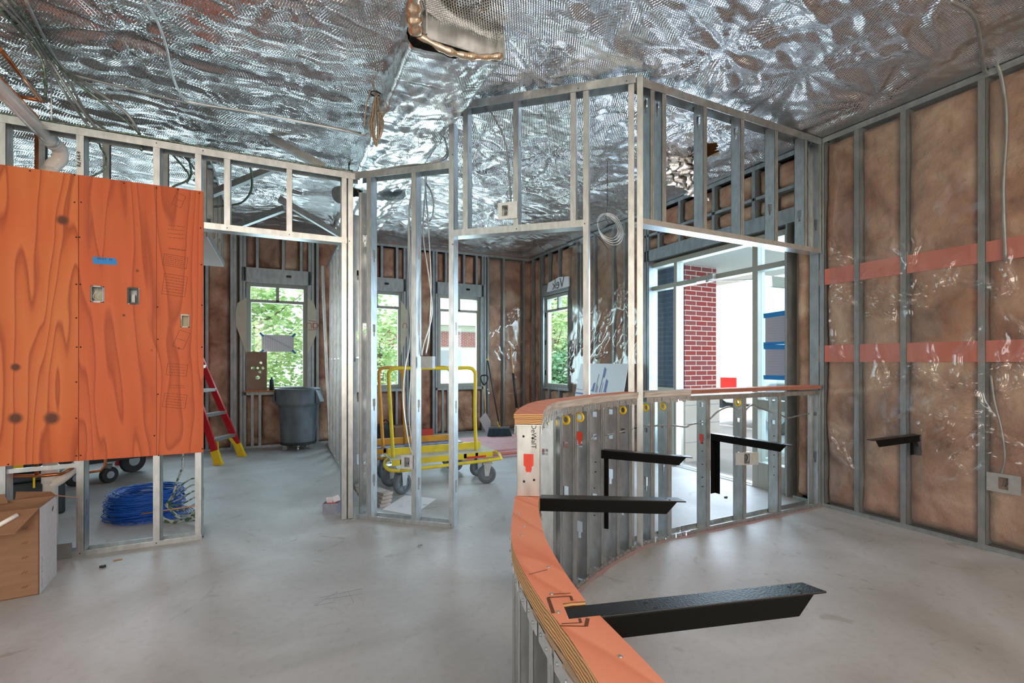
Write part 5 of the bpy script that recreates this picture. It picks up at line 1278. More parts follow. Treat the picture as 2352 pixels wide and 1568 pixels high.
# flaps: front folds out, side folds out, rear upright
m = MB(); P_ = lambda a, b, z: A_+ax*a+bx_*b+Vector((0, 0, z))
m.extrude([P_(0, 0, hB), P_(0, Wf, hB), P_(-.15, Wf, hB-.085), P_(-.15, .055, hB-.085)], (0, 0, .004)); m.build('front_flap', M['kraft'], t)
m = MB(); m.extrude([P_(Lr, 0, hB), P_(Lr, .18, hB), P_(Lr-.02, .17, hB+.05), P_(Lr-.02, .02, hB+.03)], ax*.004); m.extrude([P_(Lr-.03, .2, hB-.01), P_(Lr-.03, Wf, hB-.01), P_(Lr-.03, Wf, hB+.045), P_(Lr-.03, .215, hB+.045)], ax*.004); m.islands('rear_flap', M['kraft'], t)
m = MB(); m.extrude([P_(Lr, 0, hB), P_(Lr-.02, 0, hB), P_(Lr+.0, -.11, hB-.03)], (0, 0, .004)); m.extrude([P_(Lr, 0, hB), P_(0.01, 0, hB), P_(.05, .06, hB-.05), P_(Lr-.04, .06, hB-.05)], (0, 0, .004)); m.islands('side_flap', M['kraft'], t)
m = MB()
for z in (.06, .14, .22, .30, .38):
    for k in (0, .012): q = P_(-.001, .045+k, z); m.extrude([q, q+bx_*.012-Vector((0, 0, .012)), q+bx_*.014-Vector((0, 0, .010)), q+bx_*.002+Vector((0, 0, .002))], -ax*.0008)
m.islands('staple_slot', M['stamp'], t)
m = MB(); q0 = P_(-.10, .13, hB-.043); q1 = P_(-.045, .075, hB-.012); m.tube([q0, q1], .011, 12); m.lathe([(0, -.011), (.008, -.008), (.011, 0)], q0, 12)
tag(m.build('foam_strip', M['white']), 'small white rounded strip lying on the box flap', 'strip')

# blue network cable coil
cc = Vector((-1.02, 4.98, 0))
t = thing('cable_coil', 'big coil of bright blue cable on the floor behind the partition', 'cable coil', tuple(cc))
m = MB(); rr = random.Random(5)
for k in range(95):
    a0 = rr.uniform(0, 6.3); R_ = .215+rr.uniform(-.045, .045); z = .012+.19*rr.random(); ph = rr.uniform(0, 6.3); tl_ = rr.uniform(-.03, .03); ex = rr.uniform(-.03, .03)
    m.tube([cc+Vector(((R_+.008*math.sin(3*a+ph))*math.cos(a)*1.08+.02*(z/.2), (R_+.008*math.sin(2*a+ph))*math.sin(a), max(.006, z+tl_*math.cos(a+ph)))) for a in [a0+2*math.pi*j/26 for j in range(26)]], .0032, 5, 0, closed=True)
m.build('wound_loops', M['bluecable'], t)
m = MB()
for k in range(9):
    R_ = .20+.03*k; ph = k*.7; m.tube([cc+Vector((.10+R_*.62*math.cos(a), -.14+R_*.5*math.sin(a)+.02*math.sin(3*a+ph), .008+.012*abs(math.sin(a*2+ph)))) for a in [2*math.pi*j/30 for j in range(30)]], .0032, 5, 0, closed=True)
m.build('loose_loops', M['bluecable'], t)
# green armoured coil against the partition
cg = Vector((*c2w(-2.68, 3.9), .0))
t = thing('cable_coil', 'fanned coil of green striped armoured cable between the partition studs', 'cable coil', tuple(cg))
m = MB()
stripe = mat('striped_armour', (.10, .20, .12), .35, .5, (.55, .60, .58), 34, (1, 1, 1), lo=.48, hi=.52, detail=0)
root = Vector((*onz(380, 1175, .12)[:2], .12)); root = Vector(atd(380, 1160, 3.85))
for k in range(8):
    tipx = 462+4*math.sin(k*2); pts = [root, Vector(atd(410+k, 1120+k*13, 3.85)), Vector(atd(445+k*2, 1098+k*14, 3.85)), Vector(atd(466, 1115+k*9, 3.8)), Vector(atd(458, 1165+k*3, 3.8)), Vector(atd(420, 1195+k, 3.8)), Vector(atd(385, 1207-k*2, 3.78)), Vector(atd(362, 1200-k*3, 3.8))]
    for p in pts: p.z = max(p.z, .012)
    m.tube(smoothpath(pts, 6), .0065, 6)
m.build('loops', stripe, t)
m = MB(); pts = [Vector(atd(420, 1046, 3.9)), Vector(atd(416, 1080, 3.9)), Vector(atd(405, 1110, 3.9)), Vector(atd(396, 1140, 3.88)), root]; m.tube(smoothpath([(pts[0].x, pts[0].y, 1.6)]+pts, 6), .008, 6); m.build('riser', stripe, t)
m = MB(); m.tube([Vector(atd(325, 1180, 3.82)), Vector(atd(456, 1160, 3.75))], .006, 6)
tag(m.build('armoured_cable', M['wood']), 'tan stiff cable end crossing the blue and green coils', 'cable')

# step ladder
f1 = Vector((*c2w(-3.667, 5.96), 0)); f2 = Vector((*c2w(-3.68, 6.50), 0)); wd = (f2-f1); wl = wd.length; wd.normalize(); ln_ = Vector((-wd.y, wd.x, 0))
if ln_.dot(Vector((*c2w(-1, 0), 0))) < 0: ln_ = -ln_
t = thing('step_ladder', 'red step ladder with silver steps and yellow feet by the doorway', 'ladder', tuple(f1))
def rail(foot, sgn, z): return foot+ln_*z*.37-wd*(sgn*z*.085)+Vector((0, 0, z))
for ft, sg in ((f1, -1), (f2, 1)):
    m = MB(); m.bar(rail(ft, sg, .10), rail(ft, sg, 1.85), .03, .075, 0, tuple(ln_)); m.build('rail', M['red'], t)
    m = MB(); m.bar(rail(ft, sg, 0.008), rail(ft, sg, .17), .042, .09, 0, tuple(ln_)); m.obox(rail(ft, sg, .012)+Vector((0, 0, 0)), (.10, .07, .02), Matrix.Rotation(math.atan2(ln_.y, ln_.x), 3, 'Z')); m.build('foot', M['yplast'], t)
for k, z in enumerate((.31, .62, .93, 1.24, 1.55)):
    a, b = rail(f1, -1, z), rail(f2, 1, z); m = MB(); m.bar(a, b, .085, .012, 0); m.bar(a-ln_*.04-Vector((0, 0, .015)), b-ln_*.04-Vector((0, 0, .015)), .004, .04, 0); m.build('step', M['steel_lt'], t)
m = MB(); m.bar(rail(f2, 1, .31)-wd*.12, rail(f2, 1, .06), .035, .014, 0, tuple(wd)); m.bar(rail(f1, -1, .31)+wd*.12, rail(f1, -1, .06), .035, .014, 0, tuple(wd)); m.build('corner_brace', M['yplast'], t)
for ft, sg in ((f1, -1), (f2, 1)):
    m = MB(); m.bar(ft+ln_*1.25, rail(ft, sg, 1.85)+ln_*.02, .025, .05, 0, tuple(ln_)); m.build('rear_leg', M['red'], t)

# grey barrel on dolly
cb_ = Vector((*c2w((685-CX)/F*7.05, 7.05), 0))
t = thing('trash_barrel', 'dusty grey round trash barrel on a wheeled dolly under the window', 'trash can', tuple(cb_))
prof = [(.0, .115), (.225, .115), (.235, .13), (.262, .62), (.268, .65), (.300, .665), (.296, .70), (.30, .86), (.318, .885), (.316, .90), (.298, .90), (.290, .87), (.255, .60), (.22, .14), (0, .14)]
m = MB(); m.lathe(prof, cb_, 48); m.build('barrel', M['grey_can'], t)
for k, a in enumerate((TH*-1+0.0, TH*-1+math.pi)):
    m = MB(); d = Vector((math.cos(a), math.sin(a), 0)); n = Vector((-d.y, d.x, 0)); q = cb_+d*.30
    m.extrude([q-n*.10+Vector((0, 0, .885)), q+n*.10+Vector((0, 0, .885)), q+n*.075+d*.055+Vector((0, 0, .70)), q-n*.075+d*.055+Vector((0, 0, .70))], -d*.012); m.extrude([q-n*.10+Vector((0, 0, .885)), q-n*.075+d*.055+Vector((0, 0, .70)), q-n*.09+Vector((0, 0, .68))], n*.01); m.extrude([q+n*.10+Vector((0, 0, .885)), q+n*.075+d*.055+Vector((0, 0, .70)), q+n*.09+Vector((0, 0, .68))], -n*.01)
    m.build('handle', M['grey_can'], t)
m = MB(); m.lathe([(0, .085), (.24, .085), (.245, .10), (.235, .118), (0, .118)], cb_, 32); m.build('dolly', M['rubber'], t)
for k in range(5):
    a = 2*math.pi*k/5+.9; q = cb_+Vector((math.cos(a)*.19, math.sin(a)*.19, .036)); m = MB(); m.disc(q, .036, .022, Matrix.Rotation(a, 3, 'Z')@Matrix.Rotation(math.pi/2, 3, 'X'), 16); m.obox(q+Vector((0, 0, .035)), (.03, .034, .03)); m.build('caster', M['steel_dk'], t)

# drywall carts
def cart(x0, x1, y0, y1, mtf, lab, hoop_x, hoop_y, deckmt, rim):
    t = thing('drywall_cart', lab, 'cart', ((x0+x1)/2, (y0+y1)/2, 0)); zd = .33
    m = MB(); m.box(x0, y0+.12, zd-.012, x1, y1-.02, zd); m.build('deck', M[deckmt], t)
    m = MB(); m.box(x0+.02, y1-.13, zd, x1-.08, y1-.12, zd+.07); m.box(x0+.02, y1-.12, zd-.05, x1-.08, y1-.08, zd-.012); m.box(x0+.02, y0+.12, zd-.07, x1-.02, y0+.13, zd-.012); m.box(x0+.1, y0+.12, zd-.06, x0+.13, y1, zd-.012); m.box(x1-.22, y0+.12, zd-.06, x1-.19, y1, zd-.012); m.box(x1-.35, y0+.12, zd-.06, x1-.32, y1, zd-.012); m.build('cross_frame', M[mtf], t)
    m = MB(); z = zd-.095; r = .017; c = .07
    m.tube(smoothpath([(x0+c, y0, z), (x1-c, y0, z+.02), (x1+.02, y0+.03, z+.03), (x1+.05, y0+.12, z+.05), (x1+.01, y0+.22, z+.07), (x1-.1, y0+.22, z+.075)], 5), r, 10)
    m.tube(smoothpath([(x0+c, y0, z), (x0-.02, y0+.03, z+.01), (x0-.05, y0+.12, z+.04), (x0-.01, y0+.22, z+.07), (x0+.1, y0+.22, z+.075)], 5), r, 10); m.build('bumper_tube', M[mtf], t)
    hx0, hx1 = hoop_x; hy = hoop_y; zt_ = 1.22
    m = MB(); m.tube(smoothpath([(hx0, hy, zd-.02), (hx0-.025, hy, .75), (hx0-.045, hy, 1.12), (hx0-.035, hy, 1.19), (hx0+.02, hy, zt_), (hx0+.2, hy, zt_), (hx1-.2, hy, zt_), (hx1-.03, hy, zt_), (hx1+.025, hy, 1.19), (hx1+.04, hy, 1.12), (hx1+.035, hy, .75), (hx1+.05, hy, zd-.02)], 6), .019, 10); m.build('hoop', M[mtf], t)
    m = MB(); xm = hx0+(hx1-hx0)*.32; m.tube([(xm+.03, hy+.10, zd-.02), (xm-.02, hy+.01, zt_-.01)], .017, 10); m.obox((xm-.02, hy+.01, zt_-.035), (.05, .006, .05)); m.build('upright_brace', M[mtf], t)
    for (wx, wy, rr_, az) in ((x0+.10, y0+.03, .102, .5), (x1-.12, y0+.05, .098, -.35), (x0+.06, y1-.07, .10, .2), (x1-.08, y1-.06, .10, .1)):
        c = Vector((wx, wy, rr_)); Rw = Matrix.Rotation(az, 3, 'Z')@Matrix.Rotation(math.pi/2, 3, 'X'); w1 = MB(); w1.lathe([(rr_-.03, -.022), (rr_-.006, -.022), (rr_, -.012), (rr_, .012), (rr_-.006, .022), (rr_-.03, .022)], c, 28, 0, Rw); w1.lathe([(rr_-.03, -.022), (rr_-.03, .022)], c, 28, 0, Rw); wo = w1.build('wheel', M['tyregrey'], t)
        w2 = MB(); w2.lathe([(rr_-.03, -.012), (0.0, -.012), (0, .012), (rr_-.03, .012)], c, 24, 0, Rw, False); w2.lathe([(.0, -.03), (.018, -.03), (.018, .03), (0, .03)], c, 14, 0, Rw)
        for k in range(5):
            a = 2*math.pi*k/5; w2.obox(c+Rw@Vector((math.cos(a)*.036, math.sin(a)*.036, 0)), (.06, .012, .034), Rw@Matrix.Rotation(a, 3, 'Z'))
        w2.build('hub', M['hubgrey'], wo)
        f = MB(); Rz = Matrix.Rotation(az, 3, 'Z')
        for s1 in (-1, 1): f.extrude([c+Rz@Vector(p) for p in ((-.02, s1*.034, -.015), (.02, s1*.034, -.015), (.05, s1*.034, .11), (-.03, s1*.034, .11))], Rz@Vector((0, .004, 0)))
        f.obox(c+Rz@Vector((.01, 0, .115)), (.10, .09, .012), Rz); f.build('fork', M['steel'], t)
    return t
M['tyregrey'] = mat('grey_caster_tyre', (.12, .14, .16), .6); M['hubgrey'] = mat('caster_hub', (.16, .20, .24), .5)
M['palewood'] = mat('dusty_white_deck', (.62, .62, .52), .7, 0, (.50, .50, .38), 6)
c1 = cart(.98, 2.10, 4.60, 5.05, 'yellow', 'yellow panel cart with bent tube hoop, nearest the angled partition', (1.03, 1.87), 4.80, 'palewood', 0)
c2_ = cart(.95, 1.98, 5.28, 5.72, 'orange', 'orange panel cart with scuffed blue deck behind the yellow cart', (1.05, 1.80), 5.42, 'bluep', 0)
m = MB(); m.box(1.78, 4.715, .262, 2.0, 4.718, .285); m.build('sticker', M['redp'], c1)

# pink plywood sheets on the floor
for k in range(5):
    x0 = 2.10+.03*((k*7) % 3); m = MB(); m.box(x0, 5.86+.02*((k*5) % 3), .0+.019*k+.001, x0+2.05, 7.05, .019*k+.0185)
    tag(m.build('plywood_sheet', M['pinkply'] if k != 2 else M['ledge']), ['lowest pink plywood sheet of the pile on the floor', 'second lowest plywood sheet of the floor pile', 'middle, more orange plywood sheet of the floor pile', 'second from top plywood sheet of the floor pile', 'topmost dusty pink plywood sheet of the floor pile'][k], 'plywood', 'plywood sheets piled on the floor')
# push broom
t = thing('push_broom', 'dark push broom with yellow joint leaning by the back wall', 'broom', (*onz(1148, 1001, 0.1), .1))
bh = Vector((*onz(1148, 1001, .1), .1)); bt = Vector(atd(1120, 828, 8.0))
m = MB(); dx_ = Vector((*c2w(1, .12), 0)).normalized(); sd = Vector((-dx_.y, dx_.x, 0))
m.extrude([bh-dx_*.20, bh+dx_*.20, bh+dx_*.15+Vector((0, 0, .12)), bh-dx_*.17+Vector((0, 0, .12))], sd*.06); m.build('bristles', M['broom'], t)
m = MB(); m.bar(bh-dx_*.18+Vector((0, 0, .13))+sd*.03, bh+dx_*.16+Vector((0, 0, .13))+sd*.03, .06, .025); m.build('block', M['grey_can'], t)
m = MB(); m.tube([bh+Vector((0, 0, .14))+sd*.03, bt], .012, 8); m.build('handle', M['ink'], t)
m = MB(); m.tube([bh+Vector((0, 0, .13))+sd*.03, bh+(bt-bh)*.10+Vector((0, 0, .1))+sd*.03], .018, 8); m.tube([bt, bt+(bt-bh)*.025], .016, 8); m.build('joint', M['yplast'], t)
# shovel
sb = Vector(atd(1118, 1003, 8.15)); sb.z = max(sb.z, .01); stp = Vector(atd(1112, 885, 8.35))
t = thing('shovel', 'short shovel with black D handle and grey blade beside the broom', 'shovel', tuple(sb))
m = MB(); m.tube([sb+(stp-sb)*.35, stp], .014, 8); m.build('shaft', M['wood'], t)
X_ = Vector((*c2w(1, 0), 0))
m = MB(); m.extrude([sb+X_*.06, sb+X_*.02-Vector((0, 0, .0)), sb-X_*.13+Vector((0, 0, .30)), sb-X_*.02+Vector((0, 0, .42)), sb+X_*.07+Vector((0, 0, .26))], Vector((*c2w(0, 1), 0))*.004); m.build('blade', M['skinw'], t)
m = MB(); m.tube(smoothpath([stp, stp+X_*-.05+Vector((0, 0, .08)), stp-X_*.06+Vector((0, 0, .16)), stp+X_*.0+Vector((0, 0, .18)), stp+X_*.06+Vector((0, 0, .16)), stp+X_*.05+Vector((0, 0, .08)), stp], 5), .013, 8); m.build('grip', M['ink'], t)
# wooden pole with black sleeve
a = Vector(atd(1172, 795, 8.9)); b = Vector(atd(1193, 985, 8.6)); b.z = .01
t = thing('wooden_pole', 'wooden pole with black sleeve leaning in the back corner', 'pole', tuple(b))
m = MB(); m.tube([a, b], .016, 10); m.build('shaft', M['wood'], t); m = MB(); m.tube([a+(b-a)*.32, a+(b-a)*.72], .023, 10); m.build('sleeve', M['ink'], t)

# sign board leaning at the right wall
pa = Vector(onx(1334, 836, XR-.16)); pb = Vector(onx(1443, 836, XR-.16)); zt_ = 1.262; ya, yb_ = pa.y, pb.y
t = thing('sign_board', 'white sign board with blue skyline logo leaning on the wall left of the entry', 'sign', (XR-.3, (ya+yb_)/2, 0))
def SP(u, z, o_=0): # u 0..1 left to right as seen, z height
    return Vector((XR-.42+.26*(z/zt_)-o_, ya+(yb_-ya)*u, z))
MB().extrude([SP(-.02, .03), SP(1, .03), SP(1, zt_), SP(0, zt_)], (.006, 0, 0)).build('panel', M['signw'], t)
pxu = lambda p: (p-1334)/109
def sz_(py): return H-(py-HY)*6.9/F
def poly(pts, mt):
    MB().extrude([SP(pxu(a), sz_(b), .002) for a, b in pts], (-.0006, 0, 0)).build('logo_shape', M[mt], t)
S_ = lambda x, y: (1300+x/14.7, 820+y/14.7)
for pts, mt in (([(1385, 325), (1458, 400), (1442, 655), (1385, 710), (1360, 1170), (1335, 1170), (1368, 700)], 'signb'), ([(1505, 710), (1575, 785), (1560, 1090), (1575, 1150), (1480, 1150)], 'signb'), ([(1160, 850), (1150, 1170), (1040, 1150), (1085, 1050), (1095, 900)], 'signb'), ([(1225, 580), (1250, 570), (1225, 900), (1280, 1010), (1262, 1180), (1190, 1180)], 'signg'), ([(1418, 820), (1432, 830), (1418, 1165), (1398, 1165)], 'signg'), ([(470, 1110), (640, 1120), (1040, 1145), (1040, 1160), (640, 1138), (470, 1128)], 'signb'), ([(470, 1230), (1100, 1245), (1100, 1300), (470, 1290)], 'signb')):
    poly([S_(*q) for q in pts], mt)

# boxes beyond the carts
def bxx(c, sz, rot, mt, name, label, cat='box', txt=None):
    R = Matrix.Rotation(rot, 3, 'Z'); m = MB(); m.obox((c[0], c[1], c[2]+sz[2]/2), sz, R); return tag(m.build(name, M[mt], bevel=.004), label, cat)
q = onz(948, 1015, 0); bxx((q[0]-.05, q[1]+.25, 0), (.45, .32, .24), .05, 'kraft', 'cardboard_box', 'brown cardboard box on the floor behind the carts')
q = onz(982, 1008, 0); bxx((q[0], q[1]+.15, 0), (.24, .16, .15), .1, 'redp', 'tool_case', 'small red case on the floor beside the brown cardboard box', 'case')
q = onz(890, 1018, 0); t = thing('tool_bag', 'black slouching tool bag on the floor left of cardboard box', 'bag', (q[0], q[1]+.3, 0))
m = MB(); m.lathe([(0, 0), (.17, 0), (.20, .06), (.18, .20), (.11, .27), (0, .28)], (q[0], q[1]+.3, 0), 14); m.build('body', M['rubber'], t); m = MB(); m.tube(smoothpath([(q[0]-.09, q[1]+.2, .24), (q[0], q[1]+.15, .36), (q[0]+.09, q[1]+.2, .24)], 6), .012, 8); m.build('strap', M['ink'], t)

# black tilt cart behind the plywood
t = thing('utility_cart', 'black wheeled utility cart mostly hidden behind the plywood', 'cart', (*c2w(-4.5, 5.5), 0))
cu = Vector((*c2w(-4.55, 5.25), 0)); Rk = Matrix.Rotation(.55, 3, 'Z')
m = MB(); m.obox(cu+Vector((0, 0, .52)), (1.0, .55, .5), Rk); m.build('bin', M['dark'], t, bevel=.03)
m = MB(); m.obox(cu+Vector((0, 0, .24)), (.9, .5, .06), Rk); m.build('base_frame', M['rubber'], t)
for px, py, r_ in ((250, 1108, .085), (305, 1084, .14), (172, 1116, .085), (300, 1078, .08)):
    q = Vector((*onz(px, py, 0), r_)); m = MB(); m.disc(q, r_, .05, Matrix.Rotation(.55+.3, 3, 'Z')@Matrix.Rotation(math.pi/2, 3, 'X'), 22); wo = m.build('wheel', M['tyre'], t, bevel=.008)
    m = MB(); m.disc(q, r_*.45, .056, Matrix.Rotation(.85, 3, 'Z')@Matrix.Rotation(math.pi/2, 3, 'X'), 16); m.build('hub', M['steel_dk'], wo)
    m = MB(); m.obox(q+Vector((0, 0, r_*1.05)), (.05, .07, .04)); m.build('caster_plate', M['steel'], t)
# black tool boxes
q = onz(55, 1190, .0); t = thing('tool_box', 'black tool box with yellow latch behind the cardboard carton', 'tool box', (q[0]-.12, q[1]+.5, 0))
Rk = Matrix.Rotation(.35, 3, 'Z'); ct = Vector((*c2w(-4.12, 3.98), 0))
m = MB(); m.obox(ct+Vector((0, 0, .15)), (.55, .38, .30), Rk); m.build('body', M['dark'], t, bevel=.02)
m = MB(); m.obox(ct+Vector((0, 0, .335)), (.57, .40, .06), Rk); m.build('lid', M['dark'], t, bevel=.015)
m = MB(); v = Rk@Vector((.12, -.205, 0)); 
for a in (-.035, .035): m.obox(ct+v+Rk@Vector((a, 0, 0))+Vector((0, 0, .30)), (.014, .02, .09), Rk)
m.obox(ct+v+Vector((0, 0, .345)), (.084, .02, .016), Rk); m.build('latch', M['yplast'], t)
m = MB(); m.obox(ct+Vector((0, 0, .47))+Rk@Vector((-.05, .05, 0)), (.4, .3, .18), Rk)
t2 = tag(m.build('tool_box', M['dark'], bevel=.015), 'smaller dark tool box sitting on the latched one', 'tool box')
m = MB(); m.obox(ct+Rk@Vector((-.02, -.12, 0))+Vector((0, 0, .44)), (.09, .02, .05), Rk); m.build('latch', M['yplast'], t2)

# small carton, paper, offcuts, scraps
q = Vector((*onz(757, 1180, 0), 0)); Rk = Matrix.Rotation(-TH+.1, 3, 'Z')
t = thing('screw_carton', 'small torn grey and white carton of fasteners on the open floor', 'carton', tuple(q))
m = MB(); q2 = q+Vector((*c2w(0, .05), 0)); w_, d_, h_ = .125, .09, .085
for s1 in (-1, 1): m.obox(q2+Rk@Vector((s1*w_/2, 0, h_/2)), (.003, d_, h_), Rk); m.obox(q2+Rk@Vector((0, s1*d_/2, h_/2)), (w_, .003, h_), Rk)
m.obox(q2+Vector((0, 0, .002)), (w_, d_, .003), Rk); m.build('carton_body', mat('blue_grey_card', (.20, .22, .30), .7, 0, (.3, .31, .38), 12), t)
m = MB(); m.obox(q2+Rk@Vector((-.02, 0, h_+.02)), (.05, .004, .06), Rk@Matrix.Rotation(.5, 3, 'X')); m.obox(q2+Rk@Vector((.03, .02, h_+.025)), (.06, .004, .05), Rk@Matrix.Rotation(-.4, 3, 'Y')); m.islands('torn_flap', M['paper'], t)
m = MB(); m.obox(q2+Vector((0, 0, h_*.5)), (w_*.8, d_*.8, h_*.7), Rk); m.build('contents', M['redp'], t)
pts = [K_(px, py) for K_, px, py in []]
m = MB(); pp4 = [onz(878, 1170, .002)[:2], onz(930, 1137, .002)[:2], onz(1002, 1145, .002)[:2], onz(948, 1183, .002)[:2]]; m.prism(pp4, .001, .003)
o = m.build('drawing_sheet', M['paper']); tag(o, 'large white drawing sheet lying on the floor behind the angled partition', 'paper')
m = MB(); rr = random.Random(9); cxx = sum(p[0] for p in pp4)/4; cyy = sum(p[1] for p in pp4)/4
for k in range(30): x, y = cxx+rr.uniform(-.13, .13), cyy+rr.uniform(-.1, .1); m.box(x, y, .0031, x+rr.uniform(.01, .05), y+.003, .0034)
m.build('line_drawing', M['inkgrey'], o)
for k in range(4):
    q = Vector((*onz(866, 1158-k*2, .01), .012+.024*k)); m = MB(); m.obox(q+Vector((0, .18, 0)), (.10, .5, .022), Matrix.Rotation(.25+.04*k, 3, 'Z'))
    tag(m.build('wood_offcut', M['greyply']), ['lowest', 'second', 'third', 'topmost'][k]+' offcut strip of the small stack by the drawing sheet', 'offcut', 'stacked wood offcuts')
def scrap(px, py, mt, lab, s_z=.012, cat='debris'):
    q = Vector((*onz(px, py, 0), s_z*.5)); m = MB(); m.obox(q, (s_z*2.2, s_z*1.3, s_z), Matrix.Rotation(px, 3, 'Z')); m.obox(q+Vector((s_z, 0, s_z*.1)), (s_z, s_z, s_z*1.2), Matrix.Rotation(px+1, 3, 'Z')); return tag(m.build('scrap', M[mt]), lab, cat)
scrap(235, 1303, 'ink', 'small black scrap on the floor near the cardboard carton'); scrap(964, 1254, 'steel_dk', 'tiny dark clip on the floor before the angled partition', .01)
m = MB(); a, b = onz(260, 1287, .003)[:2], onz(281, 1283, .003)[:2]; m.bar((*a, .003), (*b, .003), .008, .004); tag(m.build('wood_splinter', M['woodo']), 'thin wood splinter on the floor beside the plywood partition', 'debris')
scrap(1667, 1143, 'ink', 'dark scrap on the bright floor beyond the counter wall')
m = MB(); rr = random.Random(2)
for (a, b) in (((722, 1390), (775, 1358)), ((775, 1358), (770, 1378)), ((735, 1372), (832, 1351)), ((745, 1376), (835, 1362)), ((800, 1357), (812, 1382)), ((722, 1390), (770, 1382))):
    p, q = onz(*a, .001), onz(*b, .001); m.bar((p[0], p[1], .0006), (q[0], q[1], .0006), .003, .0008)
tag(m.build('pencil_marks', M['inkgrey']), 'thin pencil layout lines drawn on the concrete floor', 'marking')
# chalk line dust along the counter wall
M['chalk'] = mat('red_chalk_dust', (.46, .28, .30), .95, 0, (.40, .34, .33), 7, lo=.42, hi=.6)
m = MB(); a = offpath(s_end*.9, cum[-1]-.02, -.05, 80); b = [(p[0]+.006*math.sin(i*1.3), p[1]+.008*math.sin(i*.9)) for i, p in enumerate(offpath(s_end*.9, cum[-1]-.02, -.082, 80))]
m.prism(a+b[::-1], .0005, .0015); tag(m.build('chalk_line', M['chalk']), 'faded pink chalk line on the floor following the counter wall', 'marking')

# ============================================================ items at window 1
a, b = wb[0]; m = MB(); m.box(a-.03, YB-.04, WZ0-.003, b+.03, YB+.07, WZ0+.018); tag(m.build('window_sill_board', M['woodo']), 'orange plywood sill board under the left window', 'board')
p0 = ony(567, 902, YB-.0); p1 = ony(613, 808, YB-.0)
t = thing('drilled_board', 'brown board with red lined drilled holes standing on the window sill', 'board', ((p0[0]+p1[0])/2, YB, WZ0+.018)); x0, x1 = p0[0], p1[0]; z0, z1 = WZ0+.019, p1[2]
holes = [(ony(592+dx, dy, YB)[0], ony(592, dy, YB)[2], r) for dx, dy, r in ((7, 833, .020), (-11, 845, .024), (0, 845, .016), (12, 845, .020), (5, 854, .020), (0, 867, .028))]
m = MB(); nxh, nzh = 46, 92; yb2 = YB+.0
for i in range(nxh):
    for j in range(nzh):
        xa, xb = x0+(x1-x0)*i/nxh, x0+(x1-x0)*(i+1)/nxh; za, zb_ = z0+(z1-z0)*j/nzh, z0+(z1-z0)*(j+1)/nzh
        if any(math.hypot((xa+xb)/2-hx_, (za+zb_)/2-hz_) < r for hx_, hz_, r in holes): continue
        for yy in (yb2, yb2+.015): m.add([(xa, yy, za), (xb, yy, za), (xb, yy, zb_), (xa, yy, zb_)], [(0, 1, 2, 3)])
for hx_, hz_, r in holes: m.lathe([(r, 0), (r, .015)], (hx_, yb2, hz_), 18, 1, Matrix.Rotation(-math.pi/2, 3, 'X'))
m.box(x0-.001, yb2, z0, x0, yb2+.015, z1); m.box(x1, yb2, z0, x1+.001, yb2+.015, z1); m.box(x0, yb2, z1, x1, yb2+.015, z1+.001)
m.build('board_panel', [mat('dull_brown_board', (.30, .20, .14), .8, 0, (.24, .15, .10), 6), M['redp']], t, rec=False)
q = ony(624, 893, YB-.0); t = thing('spray_can', 'dark spray can standing on the left window sill', 'can', (q[0], YB-.0, WZ0+.018))
m = MB(); m.lathe([(0, 0), (.033, 0), (.033, .15), (.028, .165), (.012, .17), (0, .17)], (q[0], YB+.0, WZ0+.019), 18); m.build('body', M['dark'], t)
m = MB(); m.lathe([(0, .168), (.013, .168), (.013, .195), (0, .195)], (q[0], YB, WZ0+.019), 12); m.build('cap', M['ink'], t)
pa, pb = ony(601, 768, YB+.09), ony(675, 808, YB+.09)
t = thing('schedule_sheet', 'ruled paper chart blue taped across the left window glass', 'paper', ((pa[0]+pb[0])/2, YB+.09, pb[2]))
MB().box(pa[0], YB+.088, pb[2], pb[0], YB+.089, pa[2]).build('sheet', M['paper'], t)
m = MB(); W_, H_ = pb[0]-pa[0], pa[2]-pb[2]
for k in range(17): x = pa[0]+W_*(k+1)/18; m.box(x-.0015, YB+.087, pb[2]+.01, x+.0015, YB+.0876, pa[2]-.015)
for k in range(11): x = pa[0]+W_*(.1+.07*k); z = pa[2]-H_*(.1+.065*k); m.box(x, YB+.086, z, x+W_*.14, YB+.0866, z+.006)
m.build('printed_chart', M['inkgrey'], t)
m = MB()
for sx in (0, 1):
    for sz__ in (0, 1):
        x = pa[0]+W_*sx; z = pb[2]+H_*sz__; m.obox((x, YB+.085, z), (.07, .001, .03), Matrix.Rotation(.8*(1 if sx == sz__ else -1)*-1, 3, 'Y'))
m.islands('tape_strip', M['tape'], t)
# cream membrane patches either side of the window
def patch(pts, label, y=YB-.012):
    m = MB(); m.extrude([ony(a_, b_, y) for a_, b_ in pts], (0, .003, 0)); o = tag(m.build('membrane_patch', M['cream']), label, 'membrane'); return o
patch([(566, 683), (545, 696), (541, 720), (542, 748), (566, 812)], 'cream membrane patch left of the left window')
o = patch([(707, 683), (722, 698), (727, 715), (726, 770), (707, 812)], 'cream membrane patch with red lettering right of the left window')
q = ony(718, 748, YB-.014); text('\u2229D', .13, M['rededge'], o, q, (1, 0, 0), (0, 0, 1), 'lettering')
m = MB(); q0, q1 = ony(708, 736, YB-.014), ony(727, 738, YB-.014); q2, q3 = ony(708, 758, YB-.014), ony(727, 756, YB-.014); m.bar(q0, q1, .002, .008); m.bar(q2, q3, .002, .008); m.build('oval_border', M['rededge'], o)
o = patch([(921, 690), (928, 700), (936, 715), (934, 770), (921, 815)], 'cream membrane patch right of the middle window')
q = ony(930, 748, YB-.014); text('\u2229', .13, M['rededge'], o, q, (1, 0, 0), (0, 0, 1), 'lettering')
